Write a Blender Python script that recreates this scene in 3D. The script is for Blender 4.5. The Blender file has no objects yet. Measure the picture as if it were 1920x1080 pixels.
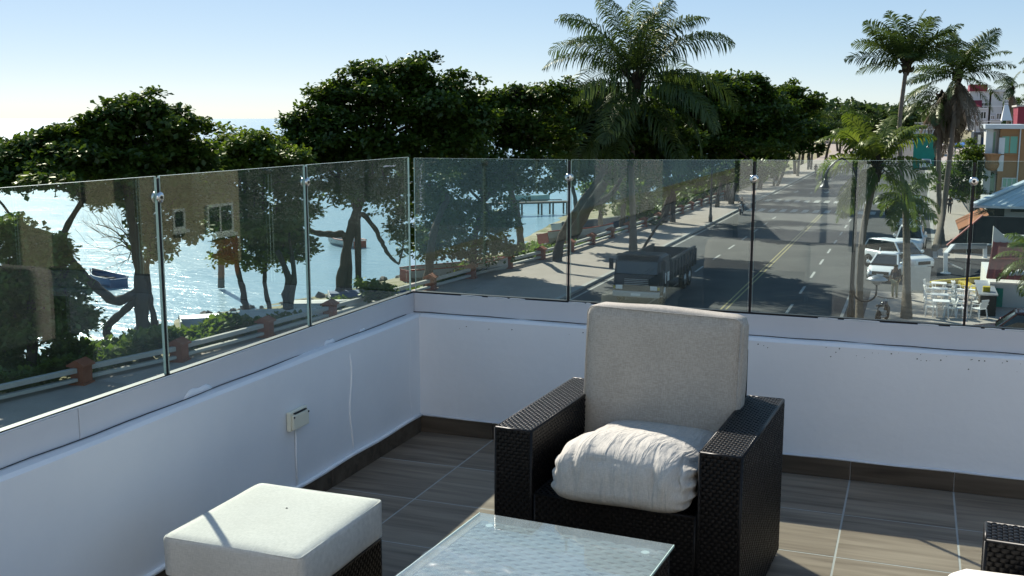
import bpy, bmesh, math, random
import numpy as np
from mathutils import Vector, Matrix
R = math.radians
SC = bpy.context.scene
COL = SC.collection

# ------------------------------------------------------------------ camera, sky, sun, exposure
F = 2000.0; PITCH = R(9.03); YAW = R(20.7); CAM = np.array([0., 0., 9.0])
cam = bpy.data.cameras.new("camera"); cam.lens = F / 1920 * 36; cam.sensor_width = 36
cam.clip_start = 0.05; cam.clip_end = 90000
camo = bpy.data.objects.new("camera", cam); COL.objects.link(camo)
camo.location = CAM; camo.rotation_euler = (R(90) - PITCH, 0, YAW); SC.camera = camo

SUN_AZ, SUN_EL = R(48), R(35)          # degrees to the left of the street's direction
world = bpy.data.worlds.new("World"); SC.world = world; world.use_nodes = True
wn = world.node_tree; wn.nodes.clear()
sky = wn.nodes.new('ShaderNodeTexSky'); sky.sky_type = 'NISHITA'; sky.sun_disc = False
sky.sun_elevation = SUN_EL; sky.sun_rotation = -SUN_AZ
sky.altitude = 0; sky.air_density = 0.6; sky.dust_density = 0.1; sky.ozone_density = 2.0
hs = wn.nodes.new('ShaderNodeGamma'); hs.inputs['Gamma'].default_value = 0.38
bg = wn.nodes.new('ShaderNodeBackground'); bg.inputs['Strength'].default_value = 0.15
wo = wn.nodes.new('ShaderNodeOutputWorld')
sat = wn.nodes.new('ShaderNodeHueSaturation'); sat.inputs['Saturation'].default_value = 1.75
wn.links.new(sky.outputs[0], hs.inputs['Color']); wn.links.new(hs.outputs[0], sat.inputs['Color']); wn.links.new(sat.outputs[0], bg.inputs[0]); wn.links.new(bg.outputs[0], wo.inputs[0])

sun = bpy.data.lights.new("sun", 'SUN'); sun.energy = 3.25; sun.angle = R(0.53); sun.color = (1, .93, .82)
suno = bpy.data.objects.new("sun", sun); COL.objects.link(suno)
sdir = Vector((-math.sin(SUN_AZ) * math.cos(SUN_EL), math.cos(SUN_AZ) * math.cos(SUN_EL), math.sin(SUN_EL)))
suno.rotation_euler = sdir.to_track_quat('Z', 'Y').to_euler(); suno.location = (-20, 20, 40)
SC.view_settings.view_transform = 'Standard'; SC.view_settings.look = 'None'
SC.view_settings.exposure = 1.42; SC.view_settings.gamma = 1; SC.view_settings.use_curve_mapping = False
SC.cycles.transparent_max_bounces = 24; SC.cycles.max_bounces = 10
SC.cycles.sample_clamp_indirect = 6.0; SC.cycles.caustics_reflective = False

# ------------------------------------------------------------------ surveying helpers: a sight line met at a depth, a height or a plane
_fw = np.array([-math.sin(YAW) * math.cos(PITCH), math.cos(YAW) * math.cos(PITCH), -math.sin(PITCH)])
_rt = np.array([math.cos(YAW), math.sin(YAW), 0.]); _up = np.cross(_rt, _fw)
def ray(x, y): return _fw + _rt * (x - 960) / F + _up * (540 - y) / F
def pD(x, y, D): return CAM + ray(x, y) * D
def pZ(x, y, z=0.):
    d = ray(x, y); return CAM + d * ((z - CAM[2]) / d[2])
def pX(x, y, X):
    d = ray(x, y); return CAM + d * (X / d[0])
def pY(x, y, Y):
    d = ray(x, y); return CAM + d * (Y / d[1])

# ------------------------------------------------------------------ materials
def mat(name, col, rough=.7, spec=.3, metal=0., noise=None, bump=None, alpha=None, coord='Object'):
    """noise=(scale, amount, colour2); bump=(scale, strength, distance)"""
    m = bpy.data.materials.new(name); m.use_nodes = True
    nt = m.node_tree; b = nt.nodes['Principled BSDF']
    b.inputs['Base Color'].default_value = (*col, 1); b.inputs['Roughness'].default_value = rough
    b.inputs['Specular IOR Level'].default_value = spec; b.inputs['Metallic'].default_value = metal
    tc = nt.nodes.new('ShaderNodeTexCoord')
    if noise:
        n = nt.nodes.new('ShaderNodeTexNoise'); n.inputs['Scale'].default_value = noise[0]; n.inputs['Detail'].default_value = 6
        n.inputs['Roughness'].default_value = .65
        r = nt.nodes.new('ShaderNodeValToRGB'); r.color_ramp.elements[0].position = .5 - noise[1] / 2; r.color_ramp.elements[1].position = .5 + noise[1] / 2
        r.color_ramp.elements[0].color = (*col, 1); r.color_ramp.elements[1].color = (*noise[2], 1)
        nt.links.new(tc.outputs[coord], n.inputs['Vector']); nt.links.new(n.outputs['Fac'], r.inputs[0]); nt.links.new(r.outputs[0], b.inputs['Base Color'])
    if bump:
        n2 = nt.nodes.new('ShaderNodeTexNoise'); n2.inputs['Scale'].default_value = bump[0]; n2.inputs['Detail'].default_value = 4
        bp = nt.nodes.new('ShaderNodeBump'); bp.inputs['Strength'].default_value = bump[1]; bp.inputs['Distance'].default_value = bump[2]
        nt.links.new(tc.outputs[coord], n2.inputs['Vector']); nt.links.new(n2.outputs['Fac'], bp.inputs['Height']); nt.links.new(bp.outputs[0], b.inputs['Normal'])
    return m

def leaf_mat(name, c1, c2, transl=.35, scale=.9, tcol=None, gloss=.05):
    m = bpy.data.materials.new(name); m.use_nodes = True; nt = m.node_tree; nt.nodes.clear()
    tc = nt.nodes.new('ShaderNodeNewGeometry')
    n = nt.nodes.new('ShaderNodeTexNoise'); n.inputs['Scale'].default_value = scale; n.inputs['Detail'].default_value = 5
    r = nt.nodes.new('ShaderNodeValToRGB'); r.color_ramp.elements[0].position = .35; r.color_ramp.elements[1].position = .68
    r.color_ramp.elements[0].color = (*c1, 1); r.color_ramp.elements[1].color = (*c2, 1)
    nt.links.new(tc.outputs['Position'], n.inputs['Vector']); nt.links.new(n.outputs['Fac'], r.inputs[0])
    d = nt.nodes.new('ShaderNodeBsdfDiffuse'); t = nt.nodes.new('ShaderNodeBsdfTranslucent'); g = nt.nodes.new('ShaderNodeBsdfGlossy')
    g.inputs['Roughness'].default_value = .38
    hsv = nt.nodes.new('ShaderNodeHueSaturation'); hsv.inputs['Hue'].default_value = .485; hsv.inputs['Saturation'].default_value = 1.1; hsv.inputs['Value'].default_value = 1.7
    nt.links.new(r.outputs[0], d.inputs[0]); nt.links.new(r.outputs[0], hsv.inputs['Color']); nt.links.new(hsv.outputs[0], t.inputs[0])
    g.inputs[0].default_value = (.5, .52, .45, 1)
    m1 = nt.nodes.new('ShaderNodeMixShader'); m1.inputs[0].default_value = transl
    m2 = nt.nodes.new('ShaderNodeMixShader'); m2.inputs[0].default_value = gloss
    o = nt.nodes.new('ShaderNodeOutputMaterial')
    nt.links.new(d.outputs[0], m1.inputs[1]); nt.links.new(t.outputs[0], m1.inputs[2])
    nt.links.new(m1.outputs[0], m2.inputs[1]); nt.links.new(g.outputs[0], m2.inputs[2]); nt.links.new(m2.outputs[0], o.inputs[0])
    return m

def glass_mat(name, tint, f0=.05, dust=.03, dcol=(.75, .8, .75), rough=0., dscale=6., dlo=.42, dhi=.75, streak=None, fpow=5.0):
    """architectural glass: tinted see-through, Schlick reflection, a film of salt and dust"""
    m = bpy.data.materials.new(name); m.use_nodes = True; nt = m.node_tree; nt.nodes.clear(); N = nt.nodes.new; L = nt.links.new
    lw = N('ShaderNodeLayerWeight'); lw.inputs['Blend'].default_value = .5
    pw = N('ShaderNodeMath'); pw.operation = 'POWER'; pw.inputs[1].default_value = fpow; L(lw.outputs['Facing'], pw.inputs[0])
    ma = N('ShaderNodeMath'); ma.operation = 'MULTIPLY_ADD'; ma.inputs[1].default_value = 1 - f0; ma.inputs[2].default_value = f0; L(pw.outputs[0], ma.inputs[0])
    tr = N('ShaderNodeBsdfTransparent'); tr.inputs[0].default_value = (*tint, 1)
    gl = N('ShaderNodeBsdfGlossy'); gl.inputs['Roughness'].default_value = rough; gl.inputs[0].default_value = (1, 1, 1, 1)
    mx = N('ShaderNodeMixShader'); L(ma.outputs[0], mx.inputs[0]); L(tr.outputs[0], mx.inputs[1]); L(gl.outputs[0], mx.inputs[2])
    df = N('ShaderNodeBsdfDiffuse'); df.inputs[0].default_value = (*dcol, 1); tl = N('ShaderNodeBsdfTranslucent'); tl.inputs[0].default_value = (*dcol, 1)
    dm = N('ShaderNodeMixShader'); dm.inputs[0].default_value = .5; L(df.outputs[0], dm.inputs[1]); L(tl.outputs[0], dm.inputs[2])
    tc = N('ShaderNodeTexCoord'); nz = N('ShaderNodeTexNoise'); nz.inputs['Scale'].default_value = dscale; nz.inputs['Detail'].default_value = 8; nz.inputs['Roughness'].default_value = .75
    mp = N('ShaderNodeMapping'); mp.inputs['Scale'].default_value = streak or (1, 1, 1); L(tc.outputs['Object'], mp.inputs[0]); L(mp.outputs[0], nz.inputs['Vector'])
    mr = N('ShaderNodeMapRange'); mr.inputs[1].default_value = dlo; mr.inputs[2].default_value = dhi; mr.inputs[3].default_value = dust * .45; mr.inputs[4].default_value = dust * 2.2
    L(nz.outputs['Fac'], mr.inputs[0])
    m2 = N('ShaderNodeMixShader'); L(mr.outputs[0], m2.inputs[0]); L(mx.outputs[0], m2.inputs[1]); L(dm.outputs[0], m2.inputs[2])
    o = N('ShaderNodeOutputMaterial'); L(m2.outputs[0], o.inputs[0])
    return m

M = {}
M['plaster'] = mat('white_plaster', (.87, .88, .90), .55, .3, noise=(2.6, .9, (.76, .78, .81)), bump=(26, .22, .006))
M['coping'] = mat('painted_band', (.66, .66, .68), .5, .3, noise=(3, .9, (.56, .57, .60)), bump=(40, .08, .004))
M['ledge'] = mat('ledge_paint', (.74, .75, .77), .55, .3, noise=(8, .5, (.6, .62, .66)), bump=(50, .1, .004))
M['black'] = mat('black_gasket', (.012, .012, .013), .5, .3)
M['grout'] = mat('grout', (.42, .41, .38), .9, .1, noise=(12, .6, (.33, .32, .30)))
M['steel'] = mat('polished_steel', (.65, .65, .64), .18, .5, 1.0)
M['wicker'] = mat('dark_wicker', (.005, .0048, .0048),   .40, .22, noise=(30, .7, (.010, .009, .009)))
M['wicker_core'] = mat('wicker_core', (.008, .008, .008), .8, .1)
M['glass'] = glass_mat('balustrade_glass', (.88, .942, .925), .042, .006, dcol=(.50, .74, .74), dscale=2.2)
M['glass_edge'] = mat('glass_edge', (.50, .66, .60), .25, .5)
M['tglass'] = glass_mat('table_glass', (.88, .95, .94), .085, .16, dcol=(.70, .80, .84), dscale=9., dlo=.1, dhi=.9)
M['film'] = glass_mat('plastic_film', (.93, .94, .94), .10, .10, rough=.18, dscale=30.)
M['ivory'] = mat('ivory_plastic', (.78, .76, .62), .45, .4)
M['asphalt'] = mat('asphalt', (.048, .049, .051), .85, .25, noise=(.28, .5, (.088, .087, .085)), bump=(40, .3, .01))
M['paving'] = mat('promenade_paving', (.40, .34, .30), .85, .2, noise=(.8, .8, (.27, .23, .20)), bump=(12, .3, .02))
M['forecourt'] = mat('forecourt_paving', (.42, .37, .33), .85, .2, noise=(1.1, .8, (.30, .27, .24)), bump=(12, .3, .02))
M['kerb'] = mat('kerb_concrete', (.42, .41, .38), .85, .2, noise=(2, .7, (.30, .29, .27)))
M['concrete'] = mat('pale_concrete', (.50, .49, .44), .85, .2, noise=(1.8, .8, (.34, .33, .30)), bump=(20, .3, .01))
M['brick'] = mat('orange_brick', (.34, .12, .065), .85, .2, noise=(5, .8, (.22, .075, .045)), bump=(25, .4, .01))
M['white_line'] = mat('white_road_paint', (.50, .50, .47), .8, .2, noise=(1.5, .9, (.22, .22, .21)))
M['yellow_line'] = mat('yellow_road_paint', (.40, .34, .16), .8, .2, noise=(1.5, .9, (.20, .18, .11)))
M['bark'] = mat('grey_bark', (.075, .058, .045), .9, .2, noise=(3, .8, (.04, .032, .026)), bump=(14, .8, .03))
M['palm_bark'] = mat('palm_bark', (.20, .165, .13), .9, .2, noise=(4, .8, (.12, .10, .08)), bump=(16, .6, .02))
M['leaf'] = leaf_mat('sea_almond_leaf', (.026, .054, .010), (.066, .110, .016), .33, 1.1)
M['leaf2'] = leaf_mat('light_almond_leaf', (.050, .090, .015), (.105, .16, .027), .40, 1.2)
M['leaf_far'] = leaf_mat('far_leaf', (.022, .042, .013), (.050, .082, .022), .30, .35)
M['cover'] = leaf_mat('ground_cover_leaf', (.055, .105, .018), (.12, .18, .032), .40, 1.5)
M['frond'] = leaf_mat('palm_leaflet', (.030, .056, .014), (.060, .090, .022), .32, .8, gloss=.05)
M['frond_young'] = leaf_mat('young_palm_leaflet', (.060, .100, .016), (.11, .15, .030), .40, .8, gloss=.05)
M['frond_dead'] = leaf_mat('dry_palm_leaflet', (.10, .082, .058), (.19, .16, .12), .22, .8, gloss=.06)
M['rachis'] = mat('frond_rib', (.12, .13, .05), .5, .4)
M['husk'] = mat('palm_heart_fibre', (.035, .028, .018), .9, .1, bump=(14, .8, .03))
M['coconut'] = mat('coconut', (.06, .065, .025), .5, .4)
M['lampmetal'] = mat('black_lamp_metal', (.014, .016, .018), .4, .5)
M['lampglass'] = mat('lamp_diffuser', (.6, .6, .56), .3, .5)
M['white_paint'] = mat('white_car_paint', (.78, .80, .80), .22, .6)
M['silver_paint'] = mat('silver_car_paint', (.50, .52, .54), .25, .6, .3)
M['navy_paint'] = mat('navy_car_paint', (.02, .03, .05), .25, .6)
M['maroon_paint'] = mat('maroon_car_paint', (.10, .012, .016), .25, .6)
M['carglass'] = mat('car_window', (.012, .018, .022), .06, .8)
M['tyre'] = mat('tyre_rubber', (.014, .014, .014), .8, .2)
M['rim'] = mat('alloy_rim', (.4, .4, .41), .3, .5, .8)
M['headlamp'] = mat('headlamp_glass', (.7, .72, .72), .1, .7)
M['tail'] = mat('tail_lamp', (.30, .012, .012), .2, .6)
M['dark_plastic'] = mat('dark_plastic', (.02, .02, .021), .5, .3)
M['truck'] = mat('truck_dark_paint', (.012, .018, .025), .5, .4, noise=(2, .8, (.020, .026, .032)))
M['wplastic'] = mat('white_plastic', (.78, .78, .76), .4, .4)
M['wood'] = mat('weathered_wood', (.12, .10, .08), .85, .2, noise=(4, .8, (.07, .06, .05)))
M['boat_white'] = mat('boat_white', (.58, .58, .55), .55, .3, noise=(2, .7, (.42, .42, .40)))
M['boat_red'] = mat('boat_red', (.30, .05, .035), .5, .3)
M['boat_blue'] = mat('boat_blue', (.03, .085, .19), .5, .3)
M['boat_green'] = mat('boat_green', (.30, .42, .36), .5, .3)
M['skin'] = mat('skin', (.16, .085, .055), .6, .3)
M['khaki'] = mat('khaki_cloth', (.42, .36, .24), .85, .1)
M['shirt_dark'] = mat('dark_cloth', (.05, .05, .065), .85, .1)
M['shirt_white'] = mat('white_cloth', (.6, .6, .6), .85, .1)
M['tan'] = mat('tan_render', (.50, .42, .30), .85, .2, noise=(.9, .7, (.38, .31, .21)), bump=(10, .2, .01))
M['ochre'] = mat('ochre_render', (.35, .22, .115), .8, .2, noise=(.7, .7, (.26, .16, .085)))
M['greywall'] = mat('grey_render', (.52, .53, .50), .8, .2, noise=(1, .7, (.43, .44, .41)))
M['whitewall'] = mat('white_render', (.68, .68, .65), .8, .2, noise=(.8, .8, (.50, .50, .48)))
M['terracotta'] = mat('terracotta_patch', (.30, .12, .05), .85, .2, noise=(2, .8, (.20, .08, .04)))
M['dark_roof_and_shade'] = mat('dark_awning_and_shade', (.02, .035, .034), .7, .2)
M['window_dark'] = mat('dark_window', (.02, .035, .036), .08, .6)
M['window_green'] = mat('green_window', (.16, .40, .32), .08, .6)
M['roof_pale'] = mat('pale_metal_roof', (.58, .66, .70), .35, .5, .0, noise=(1, .6, (.50, .57, .60)))
M['roof_red'] = mat('red_metal_roof', (.36, .085, .06), .45, .4, noise=(1.2, .8, (.26, .07, .055)))
M['red_sign'] = mat('red_sign', (.22, .028, .045), .5, .3)
M['teal'] = mat('teal_paint', (.02, .27, .19), .6, .3, noise=(1.2, .6, (.015, .2, .15)))
M['yellow_kerb'] = mat('yellow_kerb_paint', (.52, .40, .03), .7, .2, noise=(2, .8, (.36, .28, .04)))
M['tarp'] = mat('blue_tarpaulin', (.04, .14, .42), .5, .3)
M['rock'] = mat('shore_rock', (.10, .09, .08), .9, .2, noise=(2, .8, (.2, .18, .15)), bump=(6, .8, .05))
M['marker'] = mat('white_marker_ink', (.8, .82, .8), .7, .1)
M['metalgrey'] = mat('galvanised_steel', (.42, .43, .44), .4, .4, .6)

def fabric(name, c, c2, pleat=False):
    m = bpy.data.materials.new(name); m.use_nodes = True; nt = m.node_tree; b = nt.nodes['Principled BSDF']; N = nt.nodes.new; L = nt.links.new
    tc = N('ShaderNodeTexCoord')
    hs_ = []
    for sc_ in ((420, 60, 60), (60, 420, 420)):
        mp = N('ShaderNodeMapping'); mp.inputs['Scale'].default_value = sc_; L(tc.outputs['Object'], mp.inputs[0])
        n = N('ShaderNodeTexNoise'); n.inputs['Scale'].default_value = 1; n.inputs['Detail'].default_value = 2; L(mp.outputs[0], n.inputs['Vector']); hs_.append(n)
    ad = N('ShaderNodeMath'); ad.operation = 'ADD'; L(hs_[0].outputs['Fac'], ad.inputs[0]); L(hs_[1].outputs['Fac'], ad.inputs[1])
    big = N('ShaderNodeTexNoise'); big.inputs['Scale'].default_value = 7; big.inputs['Detail'].default_value = 5; L(tc.outputs['Object'], big.inputs['Vector'])
    ad2 = N('ShaderNodeMath'); ad2.operation = 'MULTIPLY_ADD'; ad2.inputs[1].default_value = .5; L(big.outputs['Fac'], ad2.inputs[0]); L(ad.outputs[0], ad2.inputs[2])
    r = N('ShaderNodeValToRGB'); r.color_ramp.elements[0].position = .98; r.color_ramp.elements[1].position = 1.0
    mr = N('ShaderNodeMapRange'); mr.inputs[1].default_value = .9; mr.inputs[2].default_value = 1.6; L(ad2.outputs[0], mr.inputs[0])
    r.color_ramp.elements[0].position = .2; r.color_ramp.elements[1].position = .8
    r.color_ramp.elements[0].color = (*c2, 1); r.color_ramp.elements[1].color = (*c, 1)
    L(mr.outputs[0], r.inputs[0]); L(r.outputs[0], b.inputs['Base Color'])
    b.inputs['Roughness'].default_value = .95; b.inputs['Specular IOR Level'].default_value = .08
    bp = N('ShaderNodeBump'); bp.inputs['Strength'].default_value = .3; bp.inputs['Distance'].default_value = .002; L(ad.outputs[0], bp.inputs['Height']); L(bp.outputs[0], b.inputs['Normal'])
    if pleat:       # creases in the cloth, running down from the top seam
        mp = N('ShaderNodeMapping'); mp.inputs['Scale'].default_value = (34, 7, 6); L(tc.outputs['Object'], mp.inputs[0])
        n = N('ShaderNodeTexNoise'); n.inputs['Scale'].default_value = 1; n.inputs['Detail'].default_value = 3; n.inputs['Distortion'].default_value = .5; L(mp.outputs[0], n.inputs['Vector'])
        pw = N('ShaderNodeMath'); pw.operation = 'POWER'; pw.inputs[1].default_value = 2.; L(n.outputs['Fac'], pw.inputs[0])
        b2 = N('ShaderNodeBump'); b2.inputs['Strength'].default_value = .48; b2.inputs['Distance'].default_value = .035; L(pw.outputs[0], b2.inputs['Height']); L(b2.outputs[0], bp.inputs['Normal'])
    return m
M['fabric'] = fabric('linen_grey', (.46, .425, .375), (.345, .32, .28))
M['fabric_seat'] = fabric('linen_seat', (.53, .505, .455), (.43, .41, .37), True)
M['fabric_light'] = fabric('linen_cream', (.66, .625, .565), (.56, .53, .475))

def tile_mat(nm='wood_look_tile', k=1.):
    m = bpy.data.materials.new(nm); m.use_nodes = True; nt = m.node_tree; b = nt.nodes['Principled BSDF']; N = nt.nodes.new; L = nt.links.new
    tc = N('ShaderNodeTexCoord'); oi = N('ShaderNodeObjectInfo')
    ad = N('ShaderNodeVectorMath'); ad.operation = 'MULTIPLY_ADD'; ad.inputs[1].default_value = (31, 17, 23)
    L(oi.outputs['Random'], ad.inputs[0]); L(tc.outputs['Object'], ad.inputs[2])
    mp = N('ShaderNodeMapping'); mp.inputs['Scale'].default_value = (2.2, 30, 30); L(ad.outputs[0], mp.inputs[0])
    n = N('ShaderNodeTexNoise'); n.inputs['Scale'].default_value = 1; n.inputs['Detail'].default_value = 6; n.inputs['Distortion'].default_value = .6; L(mp.outputs[0], n.inputs['Vector'])
    mp2 = N('ShaderNodeMapping'); mp2.inputs['Scale'].default_value = (1.2, 9, 9); L(ad.outputs[0], mp2.inputs[0])
    n2 = N('ShaderNodeTexNoise'); n2.inputs['Scale'].default_value = 1; n2.inputs['Detail'].default_value = 3; L(mp2.outputs[0], n2.inputs['Vector'])
    mx = N('ShaderNodeMath'); mx.operation = 'MULTIPLY_ADD'; mx.inputs[1].default_value = .6; L(n2.outputs['Fac'], mx.inputs[0])
    h = N('ShaderNodeMath'); h.operation = 'MULTIPLY'; h.inputs[1].default_value = .6; L(n.outputs['Fac'], h.inputs[0]); L(h.outputs[0], mx.inputs[2])
    r = N('ShaderNodeValToRGB'); e = r.color_ramp.elements; e[0].position = .40; e[0].color = (.115, .085, .062, 1); e[1].position = .80; e[1].color = (.31, .245, .182, 1)
    e2 = e.new(.58); e2.color = (.215, .165, .12, 1)
    for q in e: q.color = (q.color[0] * k, q.color[1] * k, q.color[2] * k, 1)
    L(mx.outputs[0], r.inputs[0]); L(r.outputs[0], b.inputs['Base Color'])
    b.inputs['Roughness'].default_value = .5; b.inputs['Specular IOR Level'].default_value = .22
    bp = N('ShaderNodeBump'); bp.inputs['Strength'].default_value = .15; bp.inputs['Distance'].default_value = .003; L(n.outputs['Fac'], bp.inputs['Height']); L(bp.outputs[0], b.inputs['Normal'])
    return m
M['tile'] = tile_mat(); M['skirting'] = tile_mat('skirting_tile', .42)  # skirting is the same tile, darkened to carry the shade it stands in

def water_mat():
    m = bpy.data.materials.new('sea_water'); m.use_nodes = True; nt = m.node_tree; b = nt.nodes['Principled BSDF']; N = nt.nodes.new; L = nt.links.new
    b.inputs['Base Color'].default_value = (.22, .35, .42, 1); b.inputs['Roughness'].default_value = .22; b.inputs['IOR'].default_value = 1.33
    b.inputs['Specular IOR Level'].default_value = .5
    g = N('ShaderNodeNewGeometry')
    mp = N('ShaderNodeMapping'); mp.inputs['Scale'].default_value = (.55, 1.3, 1); mp.inputs['Rotation'].default_value = (0, 0, R(-22)); L(g.outputs['Position'], mp.inputs[0])
    n1 = N('ShaderNodeTexNoise'); n1.inputs['Scale'].default_value = .9; n1.inputs['Detail'].default_value = 5; n1.inputs['Roughness'].default_value = .6; L(mp.outputs[0], n1.inputs['Vector'])
    n2 = N('ShaderNodeTexNoise'); n2.inputs['Scale'].default_value = .08; n2.inputs['Detail'].default_value = 3; L(mp.outputs[0], n2.inputs['Vector'])
    ad = N('ShaderNodeMath'); ad.operation = 'MULTIPLY_ADD'; ad.inputs[1].default_value = 3.; L(n2.outputs['Fac'], ad.inputs[0]); L(n1.outputs['Fac'], ad.inputs[2])
    bp = N('ShaderNodeBump'); bp.inputs['Strength'].default_value = .42; bp.inputs['Distance'].default_value = .33; L(ad.outputs[0], bp.inputs['Height']); L(bp.outputs[0], b.inputs['Normal'])
    return m
M['water'] = water_mat()

def land_mat():
    m = bpy.data.materials.new('sand_and_soil'); m.use_nodes = True; nt = m.node_tree; b = nt.nodes['Principled BSDF']; N = nt.nodes.new; L = nt.links.new
    g = N('ShaderNodeNewGeometry'); n = N('ShaderNodeTexNoise'); n.inputs['Scale'].default_value = .35; n.inputs['Detail'].default_value = 8; n.inputs['Roughness'].default_value = .7
    L(g.outputs['Position'], n.inputs['Vector'])
    r = N('ShaderNodeValToRGB'); e = r.color_ramp.elements; e[0].position = .36; e[0].color = (.10, .12, .04, 1); e[1].position = .62; e[1].color = (.38, .34, .25, 1)
    e2 = e.new(.48); e2.color = (.24, .22, .13, 1)
    L(n.outputs['Fac'], r.inputs[0]); L(r.outputs[0], b.inputs['Base Color']); b.inputs['Roughness'].default_value = .95; b.inputs['Specular IOR Level'].default_value = .1
    n2 = N('ShaderNodeTexNoise'); n2.inputs['Scale'].default_value = 5; n2.inputs['Detail'].default_value = 5; L(g.outputs['Position'], n2.inputs['Vector'])
    bp = N('ShaderNodeBump'); bp.inputs['Strength'].default_value = .6; bp.inputs['Distance'].default_value = .06; L(n2.outputs['Fac'], bp.inputs['Height']); L(bp.outputs[0], b.inputs['Normal'])
    return m
M['land'] = land_mat()

# ------------------------------------------------------------------ mesh builders
class MB:
    def __init__(s): s.v = []; s.f = []; s.mi = []
    def quad(s, *p):
        n = len(s.v); s.v += [tuple(map(float, q)) for q in p]; s.f.append(tuple(range(n, n + len(p)))); return s
    def box(s, x0, y0, z0, x1, y1, z1):
        n = len(s.v)
        s.v += [(x0, y0, z0), (x1, y0, z0), (x1, y1, z0), (x0, y1, z0), (x0, y0, z1), (x1, y0, z1), (x1, y1, z1), (x0, y1, z1)]
        s.f += [tuple(n + i for i in q) for q in ((0, 3, 2, 1), (4, 5, 6, 7), (0, 1, 5, 4), (1, 2, 6, 5), (2, 3, 7, 6), (3, 0, 4, 7))]; return s
    def bar(s, a, b, w, h=None, up=(0, 0, 1)):
        a = Vector(a); b = Vector(b); d = (b - a).normalized(); u = Vector(up)
        if abs(d.dot(u)) > .98: u = Vector((0, 1, 0))
        r = d.cross(u).normalized() * (w / 2); u2 = r.cross(d).normalized() * ((h or w) / 2)
        n = len(s.v)
        for c in (a, b): s.v += [tuple(c - r - u2), tuple(c + r - u2), tuple(c + r + u2), tuple(c - r + u2)]
        s.f += [tuple(n + i for i in q) for q in ((0, 1, 2, 3), (7, 6, 5, 4), (0, 4, 5, 1), (1, 5, 6, 2), (2, 6, 7, 3), (3, 7, 4, 0))]; return s
    def tube(s, pts, rad, sides=8, cap=True):
        pts = [Vector(p) for p in pts]; n0 = len(s.v); k = len(pts)
        if not hasattr(rad, '__len__'): rad = [rad] * k
        prev = None
        for i, p in enumerate(pts):
            d = (pts[min(i + 1, k - 1)] - pts[max(i - 1, 0)]).normalized()
            if prev is None:
                ref = Vector((1, 0, 0)) if abs(d.x) < .9 else Vector((0, 1, 0)); r = d.cross(ref).normalized()
            else:
                r = (prev - d * prev.dot(d)).normalized()
            prev = r; u = d.cross(r)
            for j in range(sides):
                a = 2 * math.pi * j / sides
                s.v.append(tuple(p + (r * math.cos(a) + u * math.sin(a)) * rad[i]))
        for i in range(k - 1):
            for j in range(sides):
                a = n0 + i * sides + j; b = n0 + i * sides + (j + 1) % sides
                s.f.append((a, b, b + sides, a + sides))
        if cap:
            s.f.append(tuple(n0 + j for j in reversed(range(sides)))); s.f.append(tuple(n0 + (k - 1) * sides + j for j in range(sides)))
        return s
    def lathe(s, prof, c=(0, 0, 0), sides=16, axis='z'):
        n0 = len(s.v)
        for r, h in prof:
            for j in range(sides):
                a = 2 * math.pi * j / sides; x, y = r * math.cos(a), r * math.sin(a)
                q = {'z': (x, y, h), 'y': (x, h, y), 'x': (h, x, y)}[axis]
                s.v.append((c[0] + q[0], c[1] + q[1], c[2] + q[2]))
        for i in range(len(prof) - 1):
            for j in range(sides):
                a = n0 + i * sides + j; b = n0 + i * sides + (j + 1) % sides
                s.f.append((a, b, b + sides, a + sides))
        s.f.append(tuple(n0 + j for j in range(sides))); s.f.append(tuple(n0 + (len(prof) - 1) * sides + j for j in range(sides)))
        return s
    def prism(s, poly, y0, y1):
        """polygon in x,z swept along y"""
        n = len(s.v); k = len(poly)
        s.v += [(x, y0, z) for x, z in poly] + [(x, y1, z) for x, z in poly]
        s.f.append(tuple(n + i for i in range(k))); s.f.append(tuple(n + k + i for i in reversed(range(k))))
        for i in range(k): s.f.append((n + i, n + k + i, n + k + (i + 1) % k, n + (i + 1) % k))
        return s
    def loft(s, rings, closed=True, caps=True):
        n0 = len(s.v); k = len(rings[0])
        for r in rings: s.v += [tuple(map(float, p)) for p in r]
        for i in range(len(rings) - 1):
            for j in range(k if closed else k - 1):
                a = n0 + i * k + j; b = n0 + i * k + (j + 1) % k
                s.f.append((a, b, b + k, a + k))
        if caps and closed:
            s.f.append(tuple(n0 + j for j in reversed(range(k)))); s.f.append(tuple(n0 + (len(rings) - 1) * k + j for j in range(k)))
        return s
    def mesh(s, name, m, smooth=False, off=None, recalc=True):
        me = bpy.data.meshes.new(name)
        v = s.v if off is None else [(a - off[0], b - off[1], c - off[2]) for a, b, c in s.v]
        me.from_pydata(v, [], s.f)
        if recalc:
            bm = bmesh.new(); bm.from_mesh(me); bmesh.ops.recalc_face_normals(bm, faces=bm.faces); bm.to_mesh(me); bm.free()
        if smooth: me.polygons.foreach_set('use_smooth', [True] * len(me.polygons))
        me.materials.append(M[m] if isinstance(m, str) else m)
        return me

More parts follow.
